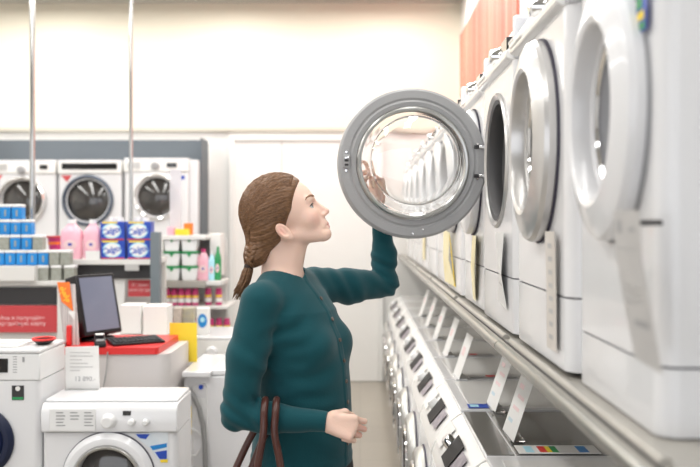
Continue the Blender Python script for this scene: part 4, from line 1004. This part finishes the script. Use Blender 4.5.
# --- hands: wrist, direction of the fingers, palm normal, side to the thumb
def hand_prims(W, dv, nv, curl, thumb, spread=.06, fist=False, mirror=1, sc=1.0):
    dv = V(*dv); dv /= np.linalg.norm(dv); nv = V(*nv); nv -= dv*(nv@dv); nv /= np.linalg.norm(nv); sv = np.cross(dv, nv)*mirror
    W = V(*W); pr = []; palm = []
    offs = (.027, .009, -.009, -.026); ln = ((.040, .024, .020), (.044, .027, .021), (.040, .025, .020), (.031, .019, .018)); rr_ = (.0088, .0090, .0086, .0076)
    for i in range(4):
        k = W+dv*(.083-.004*abs(i-1))*sc+sv*offs[i]*sc-nv*.004*(abs(i-1.5)-1)
        palm.append((tuple(W+sv*offs[i]*.55*sc+dv*.012), tuple(k), .0155, .0122))
        a = 0; p0 = k; base = spread*(1.5-i)
        for j in range(3):
            a += curl[i][j]; d_ = (dv*math.cos(a)+nv*math.sin(a))*math.cos(base)+sv*math.sin(base)
            p1 = p0+d_*ln[i][j]*sc; pr.append((tuple(p0), tuple(p1), rr_[i]*(1-.09*j)*1.04, rr_[i]*(1-.09*(j+1)))); p0 = p1
    p0 = W+dv*.020+sv*.022
    tp = []
    for (td, tn, ts, L, r0, r1) in thumb:
        d_ = dv*td+nv*tn+sv*ts; d_ /= np.linalg.norm(d_); p1 = p0+d_*L*sc; tp.append((tuple(p0), tuple(p1), r0, r1)); p0 = p1
    return palm, pr, tp
def sd_hand(p, H):
    palm, pr, tp = H
    d = un([rc(p, *a) for a in palm], .010)
    fing = [rc(p, *pr[3*i]) for i in range(4)]
    for i in range(4):
        fi = un([rc(p, *pr[3*i+j]) for j in range(3)], .004); d = smin(d, fi, .0035)
    t = un([rc(p, *a) for a in tp], .006)
    return smin(d, t, .006)
HR = hand_prims(WR, (1, -.04, -.24), (-.02, .93, -.36), [(.75, 1.35, .9), (.85, 1.4, .9), (.92, 1.4, .9), (1.0, 1.35, .9)],
                [(.70, .65, .45, .042, .0155, .0125), (.75, .8, -.05, .032, .0120, .0105), (.6, .9, -.5, .026, .0105, .0085)], mirror=1)
HL = hand_prims(WL, (-.12, -.02, 1), (-.80, -.60, 0), [(.10, .25, .2), (.85, 1.1, .7), (1.0, 1.2, .8), (1.1, 1.2, .8)],
                [(.6, .35, .75, .040, .0150, .0120), (.8, .45, .35, .032, .0118, .0105), (.9, .35, .1, .025, .0102, .0085)], mirror=-1)
WRa, WLa = V(*WR), V(*WL)
def near(p, c, r): return np.linalg.norm(p-c, axis=-1) < r
def masked(p, c, r, fn):
    dist = np.linalg.norm(p-c, axis=-1)-r; out = dist+.05; m = dist < .05
    if m.any(): out[m] = fn(p[m])
    return out
def sd_body(p):
    d = masked(p, V(-.20, YW, 1.58), .24, sd_head)
    d = smin(d, sd_neck(p), .022)
    d = smin(d, masked(p, V(-.19, YW, 1.06), .50, lambda q: smax(sd_torso(q)+.010, .75-q[..., 2], .05)), .02)
    d = smin(d, sd_armR(p, -.010), .02); d = smin(d, sd_armL(p, -.010), .02)
    d = smin(d, masked(p, WRa+V(.08, 0, -.02), .14, lambda q: sd_hand(q, HR)), .008)
    d = smin(d, masked(p, WLa+V(0, 0, .08), .16, lambda q: sd_hand(q, HL)), .008)
    d = smin(d, rc(p, (-.165, YW+.01, .86), (-.16, YW+.01, .80), .10, .09), .03)
    # legs below
    for s in (-1, 1):
        hp = V(-.155, YW+.01, .80)+l3*.082*s; kn = V(-.145, YW+.01, .47)+l3*.085*s; an = V(-.165, YW+.01, .09)+l3*.085*s
        d = smin(d, rc(p, tuple(hp), tuple(kn), .072, .048), .03); d = smin(d, rc(p, tuple(kn), tuple(an), .047, .032), .02)
    return d
def skin_col(v):
    q = hl_(v); c = np.tile(V(.86, .60, .49), (len(v), 1))
    def blend(mask, col): 
        m = np.clip(mask, 0, 1)[:, None]; c[:] = c*(1-m)+V(*col)*m
    qa = q.copy(); qa[:, 2] = np.abs(qa[:, 2])
    blend(.5*np.exp(-(((qa-V(.098, .002, .040))/V(.025, .02, .02))**2).sum(1)), (.80, .38, .30))
    blend(.5*np.exp(-(((qa-V(.142, .0, .0))/V(.008, .010, .015))**2).sum(1)), (.78, .38, .30))
    blend((.0042-np.linalg.norm((qa-V(.1350, -.0090, .0065))*V(.8, 1, 1), axis=1))/.0012, (.16, .05, .04))  # nostrils: shade of the uncut hollows put into the skin colour
    dl = np.minimum(rc(qa, (.1335, -.0325, 0), (.118, -.0365, .021), .0040, .0025), rc(qa, (.130, -.0425, 0), (.117, -.0385, .020), .0050, .0025))
    blend((.0022-dl)/.0018, (.62, .20, .19))
    blend(.45*np.exp(-((qa-V(-.006, .004, .080))**2).sum(1)/.018**2), (.82, .34, .26))
    blend(.4*(near(v, WRa+V(.115, 0, -.03), .03)*1.0), (.78, .36, .29))
    return c
SKIN = mat('skin', (.78, .50, .385), .45, attr='Col', bump=(140, .05))
b = SKIN.node_tree.nodes['Principled BSDF']; b.inputs['Subsurface Weight'].default_value = .12; b.inputs['Subsurface Radius'].default_value = (1, .35, .2); b.inputs['Subsurface Scale'].default_value = .012
body = sdf_obj('body', sd_body, (-.48, 2.2, .04), (.16, 3.02, 1.76), .0028, SKIN, woman, skin_col)

# eyes, brows, lashes
def grad(f, P, e=.002):
    return np.stack([(f(P+V(*d)*e)-f(P-V(*d)*e))/(2*e) for d in ((1, 0, 0), (0, 1, 0), (0, 0, 1))], -1)
EYEW = mat('eye_white', (.8, .78, .76), .15, coat=.6); IRIS = mat('iris_blue_grey', (.10, .15, .18), .15, coat=.6); LASH = mat('lash_brown', (.035, .02, .015), .6); BROW = mat('brow_brown', (.30, .17, .10), .8)
def hobj(mb, name, par=woman, **k):
    o = mb.build(name, par, **k); o.matrix_parent_inverse = Matrix.Translation(-woman.location) if par is woman else Matrix.Identity(4); return o
def onface(u, v, w, lift=.0006):
    P = hw(u, v, w)[None]
    for _ in range(6):
        d = sd_head(P)-lift; G = grad(sd_head, P); P = P-G*(d/np.maximum((G**2).sum(-1), .2))[:, None]
    return P[0]
for s in (-1, 1):
    ec = hw(.0995, .0345, .031*s); mb = MB(); n = 16
    gz = Hu*.97+Hw*.0+Hv*.08; gz /= np.linalg.norm(gz); e1 = np.cross(gz, V(0, 0, 1)); e1 /= np.linalg.norm(e1); e2 = np.cross(e1, gz)
    rings = []
    for i in range(1, 14):
        a = math.pi*i/14; rings.append([mb.bm.verts.new(Vector(ec+.0143*(gz*math.cos(a)+(e1*math.cos(t)+e2*math.sin(t))*math.sin(a)))) for t in [2*math.pi*k/n for k in range(n)]])
    tip = mb.bm.verts.new(Vector(ec+gz*.0143)); bt = mb.bm.verts.new(Vector(ec-gz*.0143))
    for k in range(n): mb._f([tip, rings[0][k], rings[0][(k+1) % n]], LASH); mb._f([bt, rings[-1][(k+1) % n], rings[-1][k]], EYEW)
    for i in range(12):
        for k in range(n): mb._f([rings[i][k], rings[i+1][k], rings[i+1][(k+1) % n], rings[i][(k+1) % n]], IRIS if i < 2 else EYEW)
    hobj(mb, 'eye')
    hobj(MB().tube([onface(.1125, .0405, .024*s), onface(.1150, .0415, .029*s), onface(.1150, .0415, .034*s), onface(.1105, .0405, .041*s), onface(.1040, .0360, .0480*s)], [.0010, .0022, .0027, .0026, .0012], LASH, 6), 'eyelash')
    hobj(MB().tube([onface(.1195, .060, .012*s), onface(.1195, .0635, .022*s), onface(.1145, .0655, .034*s), onface(.1035, .0620, .046*s), onface(.098, .058, .052*s)], [.0020, .0036, .0034, .0026, .0008], BROW, 8), 'eyebrow')

# --- hair
HAIR = mat('brown_hair', (.085, .038, .017), .38, var=(1.0, (.22, .112, .052), (90, 60, 260)), bump=(1.0, .15, (200, 150, 300)))
TIE = V(-.334, YW-.040, 1.422)
def sd_cap(p):
    q = hl_(p)
    d = ell(q, (.008, .084, 0), (.1090, .0985, .0845))
    d = smin(d, ell(q, (-.040, .050, 0), (.066, .085, .076)), .03)
    # hairline: everything in front of a slanted curve is cut away
    qa = np.abs(q[..., 2])
    line = .040+.55*np.clip(q[..., 1]-.03, -.2, .2)+.018*np.clip(1-(qa/.07)**2, 0, 1)-.030*np.clip((.05-q[..., 1])/.05, 0, 1)
    d = smax(d, (q[..., 0]-line)*.8, .008)
    # free the ear
    er = ell(np.stack([q[..., 0], q[..., 1], qa], -1), (.006, -.004, .085), (.026, .032, .030)); d = smax(d, -er, .006)
    d = smax(d, -(q[..., 1]+.020+.35*(q[..., 0]+.03)*-1)*.8-.0, .015) if False else d
    nape = rc(p, tuple(hw(-.050, .020, -.008)), (-.318, YW-.030, 1.448), .054, .034)
    d = smin(d, nape, .030)
    d = smin(d, rc(p, (-.318, YW-.030, 1.448), tuple(TIE), .032, .014), .015)
    # gathered waves
    t = np.arctan2(q[..., 1]-.05, q[..., 2])*1.0
    fd = np.clip((line-q[..., 0])/.03, 0, 1)
    d = d+fd*.0007*np.sin(26*t+18*q[..., 0]+3*np.sin(30*q[..., 0]))+fd*.0007*np.sin(61*t-25*q[..., 0])
    return d
hair = sdf_obj('hair', sd_cap, (-.42, YW-.13, 1.38), (-.08, YW+.13, 1.76), .0026, HAIR, woman)
# strands over the cap, swept back to the tie
def strands(n, seed, r0, lift):
    g = np.random.default_rng(seed); mb = MB()
    s_ = []
    for i in range(n):
        al = g.uniform(-1.25, 1.25); s_.append((al, g.uniform(0, 1)))
    m = 26; a = np.array([x[0] for x in s_]); t0 = np.array([x[1] for x in s_])
    v0 = .055+.115*np.cos(a)**.6; w0 = .083*np.sin(a)
    v0 = np.where(np.abs(a) > 1.0, .02+.07*g.uniform(0, 1, n), .05+.125*np.cos(a))
    start = np.stack([HO+HM@V(.040+.55*max(-.02, v-.03)-.003+.018*max(0, 1-(w/.07)**2), v, w) for v, w in zip(v0, w0)])
    end = np.tile(TIE+V(.005, 0, .018), (n, 1))+g.normal(0, .004, (n, 3))
    paths = []
    mid = np.stack([hw(-.100, .085+.02*math.cos(q_), .058*math.sin(q_)) for q_ in a])
    for k in range(m):
        t = k/(m-1); P = (1-t)**2*start+2*t*(1-t)*(mid*1.0+(mid-hw(-.02, .06, 0))*.4)+t*t*end
        for _ in range(4):
            d = sd_cap(P)-lift; G = grad(sd_cap, P); P = P-G*(d/np.maximum((G**2).sum(-1), .2))[:, None]
        paths.append(P)
    paths = np.stack(paths, 1)
    for i in range(n):
        pts = paths[i]; k0 = int(t0[i]*5) if g.random() < .4 else 0
        q_ = pts[k0:]; ok = np.linalg.norm(np.diff(q_, axis=0), axis=1).max() < .05
        if not ok: continue
        rs = [r0*(.35+.65*math.sin(math.pi*min(1, (j+1)/(len(q_))*1.1)*.9+.1)) for j in range(len(q_))]
        mb.tube([Vector(x) for x in q_], rs, HAIR, 5)
    return mb
o = strands(520, 3, .0012, .0003).build('hair_strands', hair, ang=180); o.matrix_parent_inverse = Matrix.Identity(4); o['kind'] = 'stuff'
# braid below the nape, tie and tail
mb = MB()
hobj(MB().tube([Vector(TIE+V(.003, 0, .012)), Vector(TIE+V(-.001, -.002, 0)), Vector(TIE+V(-.004, -.004, -.012))], .0138, LASH, 16), 'hair_tie')
g = np.random.default_rng(5)
for i in range(46):
    a = 2*math.pi*g.random(); rr0 = .010*math.sqrt(g.random()); ox = V(math.cos(a), math.sin(a), 0)*rr0
    e = V(-.385+.03*g.random(), YW-.055, 1.315+.03*g.random()); e2 = TIE+V(-.014, -.006, -.05)
    P_ = [TIE+V(.002, -.002, .004)+ox*.8, TIE+V(-.006, -.005, -.022)+ox*1.5, e2+ox*1.6, .45*e2+.55*e+ox*1.3, e+ox*.5]
    mb.tube([Vector(x) for x in P_], [.003, .0032, .003, .0022, .0008], HAIR, 6)
hobj(mb, 'ponytail', ang=180)['kind'] = 'stuff'
# three-lobed plait between nape and tie
mb = MB()
for k in range(6):
    c0 = V(-.322, YW-.036, 1.470)*(1-k/5)+(TIE+V(.004, -.006, .010))*(k/5); s = 1 if k % 2 else -1; w = .024*(1-k/5)+.012*(k/5)
    mb.tube([Vector(c0+V(-s*w*.9, -.010, .012)), Vector(c0+V(-s*w*.4, -.022, .004)), Vector(c0+V(s*w*.4, -.018, -.010)), Vector(c0+V(s*w*.6, -.004, -.018))], [.006, w*.42, w*.40, .004], HAIR, 10)
hobj(mb, 'plait', ang=180)

# --- cardigan
TEAL = mat('teal_knit', (.006, .072, .088), .85, spec=.25, var=(3, (.005, .062, .077)), bump=(220, .12))
TEAL.node_tree.nodes['Principled BSDF'].inputs['Sheen Weight'].default_value = .15
nk = V(-.238, YW+.005, 1.42)
def wr(p, c, r, dirn, fr, amp):
    q = p-V(*c); m = np.exp(-(q**2).sum(-1)/r**2); dd = V(*dirn); dd = dd/np.linalg.norm(dd)
    return 1.05*amp*m*np.sin(1.35*fr*(q@dd)+1.3*np.sin(25*(q[..., 0]+q[..., 2])))
def sd_card(p):
    d = masked(p, V(-.19, YW, 1.06), .52, sd_torso)
    aR = smax(sd_armR(p), (p@V(1, -.10, -.08)-WRa@V(1, -.10, -.08))-.004, .003)
    aL = smax(sd_armL(p), (p[..., 2]-(WL[2]-.004)), .003)
    d = smin(d, aR, .018); d = smin(d, aL, .022)
    d = d+wr(p, ER, .07, (.6, 0, 1), 95, .0045)+wr(p, tuple(V(*ER)+V(.05, -.02, .03)), .05, (1, 0, .5), 120, .003)
    d = d+wr(p, EL, .08, (.8, 0, 1), 85, .0048)+wr(p, tuple(V(*EL)*.8+V(*WL)*.2), .07, (.3, 0, 1), 110, .0035)
    d = d+wr(p, (-.22, 2.43, 1.22), .08, (-.6, 0, 1), 75, .0045)+wr(p, (-.16, 2.44, 1.08), .10, (-.5, 0, 1), 60, .0035)+wr(p, (-.12, 2.44, .93), .10, (.4, 0, 1), 50, .0028)
    d = d+wr(p, (-.05, 2.75, 1.33), .09, (1, .6, .5), 70, .0035)+wr(p, (-.30, 2.40, 1.16), .09, (.5, 0, 1), 55, .0025)
    # placket with raised rib
    dx = p[..., 0]-np.interp(p[..., 2], TZ, TCX); dy = p[..., 1]-(YW+.01); a = dx*f3[0]+dy*f3[1]; b_ = dx*l3[0]+dy*l3[1]
    band = np.clip((.013-np.abs(b_-.004))/.003, 0, 1)*(a > .02)
    d = d-.0022*band
    # hem rib
    d = d-.0025*np.clip((.85-p[..., 2])/.01, 0, 1)
    d = smax(d, .815-p[..., 2], .003)
    # neck opening, lower in front
    q = p-nk
    nd = rc(p, (-.255, YW+.005, 1.52), (-.238, YW+.005, 1.395), .062, .068)
    d = smax(d, -nd, .004)
    vt = nk+f3*.062+V(0, 0, -.04)
    d = smax(d, -rc(p, tuple(nk+f3*.05+V(0, 0, .02)), tuple(vt+f3*.02+V(0, 0, .012)), .045, .016), .006)
    return d
card = sdf_obj('cardigan', sd_card, (-.48, 2.2, .80), (.18, 3.0, 1.64), .0031, TEAL, woman)
# buttons down the placket
BTN = mat('button_brown', (.10, .075, .06), .3, coat=.5)
zs_ = [1.318-.062*k for k in range(8)]
for z in zs_:
    cxz = float(np.interp(z, TZ, TCX)); P = V(cxz, YW+.01, z)+l3*.004; lo_, hi_ = 0.0, .25
    for _ in range(40):
        m_ = (lo_+hi_)/2
        if sd_card((P+f3*m_)[None])[0] < 0: lo_ = m_
        else: hi_ = m_
    S = P+f3*(lo_+.0005); G = grad(sd_card, S[None])[0]; G /= np.linalg.norm(G)
    mt = Vector(G).to_track_quat('Y', 'Z').to_matrix().to_4x4()
    o = MB().lathe([(0, .0034), (.0035, .0034), (.0052, .0040), (.0062, .0026), (.0062, 0), (0, 0)], (0, 0, 0), BTN, 18).build('button', card)
    o.matrix_parent_inverse = Matrix.Identity(4); o.matrix_basis = Matrix.Translation(Vector(S)) @ mt
# --- trousers and shoes
BLK = mat('black_trousers', (.012, .012, .014), .8, bump=(200, .1))
def sd_tr(p):
    d = smax(sd_torso(p)+.004, .72-p[..., 2], .06)
    d = smin(d, rc(p, tuple(V(-.16, YW+.01, .77)-l3*.05), tuple(V(-.16, YW+.01, .77)+l3*.05), .115, .115), .03)
    for s in (-1, 1):
        hp = V(-.155, YW+.01, .78)+l3*.082*s; kn = V(-.145, YW+.01, .47)+l3*.085*s; an = V(-.165, YW+.01, .10)+l3*.085*s
        d = smin(d, smin(rc(p, tuple(hp), tuple(kn), .088, .060), rc(p, tuple(kn), tuple(an), .059, .046), .02), .012)
    d = smax(d, p[..., 2]-.835, .005); return smax(d, .075-p[..., 2], .005)
sdf_obj('trousers', sd_tr, (-.40, 2.3, .05), (.10, 2.85, .88), .007, BLK, woman)
SHOE = mat('black_shoe', (.015, .013, .012), .4)
for s in (-1, 1):
    a0 = V(-.175, YW+.01, 0)+l3*.085*s
    def sd_sh(p, a0=a0):
        d = un([rc(p, tuple(a0+V(0, 0, .10)), tuple(a0+V(0, 0, .045)), .040, .038), rc(p, tuple(a0+V(0, 0, .04)-f3*.03), tuple(a0+f3*.13+V(0, 0, .03)), .038, .034), rc(p, tuple(a0+f3*.12+V(0, 0, .028)), tuple(a0+f3*.17+V(0, 0, .022)), .034, .022)], .02)
        return smax(smax(d, .001-p[..., 2], .003), p[..., 2]-.105, .003)
    sdf_obj('shoe', sd_sh, (-.32, 2.3, -.02), (.10, 2.85, .14), .005, SHOE, woman)

# ---------------------------------------------------------------- handbag on her forearm
LEA = mat('brown_leather', (.085, .022, .014), .38, coat=.25, var=(7, (.065, .017, .011)), bump=(120, .1))
bag = tag(empty('handbag', (-.33, 2.36, .33)), 'brown leather handbag hanging by two straps from her right forearm', 'bag')
def bl(mb, name, **k):
    o = mb.build(name, bag, **k); o.matrix_parent_inverse = Matrix.Translation(-bag.location); return o
bl(MB().prism([(-.50, .34), (-.16, .34), (-.18, .60), (-.48, .60)], 'y', 2.27, 2.375, LEA), 'bag_body', bevel=.02, seg=4)
YA = 2.36
def strap(pf, pb, top):
    pts = []
    tp = V(*top)
    # front run, over the forearm, rear run
    fr = [V(pf[0], 2.292, .60), V(pf[0]+(top[0]-pf[0])*.15, 2.297, .72), V(pf[0]+(top[0]-pf[0])*.45, 2.303, .86), V(top[0]-.001, 2.306, .96)]
    arc = [V(top[0]+.000, 2.316, 1.012), V(top[0]+.000, 2.338, 1.037), V(top[0]-.002, 2.368, 1.043), V(top[0]-.006, 2.398, 1.030)]
    rr_ = [V(top[0]-.014, 2.418, .99), V(top[0]*.7+pb[0]*.3-.005, 2.420, .90), V(top[0]*.35+pb[0]*.65, 2.40, .76), V(pb[0], 2.375, .60)]
    P = fr+arc+rr_
    # smooth by Catmull-Rom
    out = []
    for i in range(len(P)-1):
        p0, p1, p2, p3 = P[max(i-1, 0)], P[i], P[i+1], P[min(i+2, len(P)-1)]
        for t in np.linspace(0, 1, 6)[:-1]:
            out.append(.5*((2*p1)+(-p0+p2)*t+(2*p0-5*p1+4*p2-p3)*t*t+(-p0+3*p1-3*p2+p3)*t**3))
    return [Vector(x) for x in out+[P[-1]]]
for i, (pf, pb, top) in enumerate((((-.300,), (-.46,), (-.268,)), ((-.205,), (-.40,), (-.236,)))):
    bl(MB().tube(strap(pf, pb, top), .0105, LEA, 12), 'strap')
bpy.context.view_layer.update()
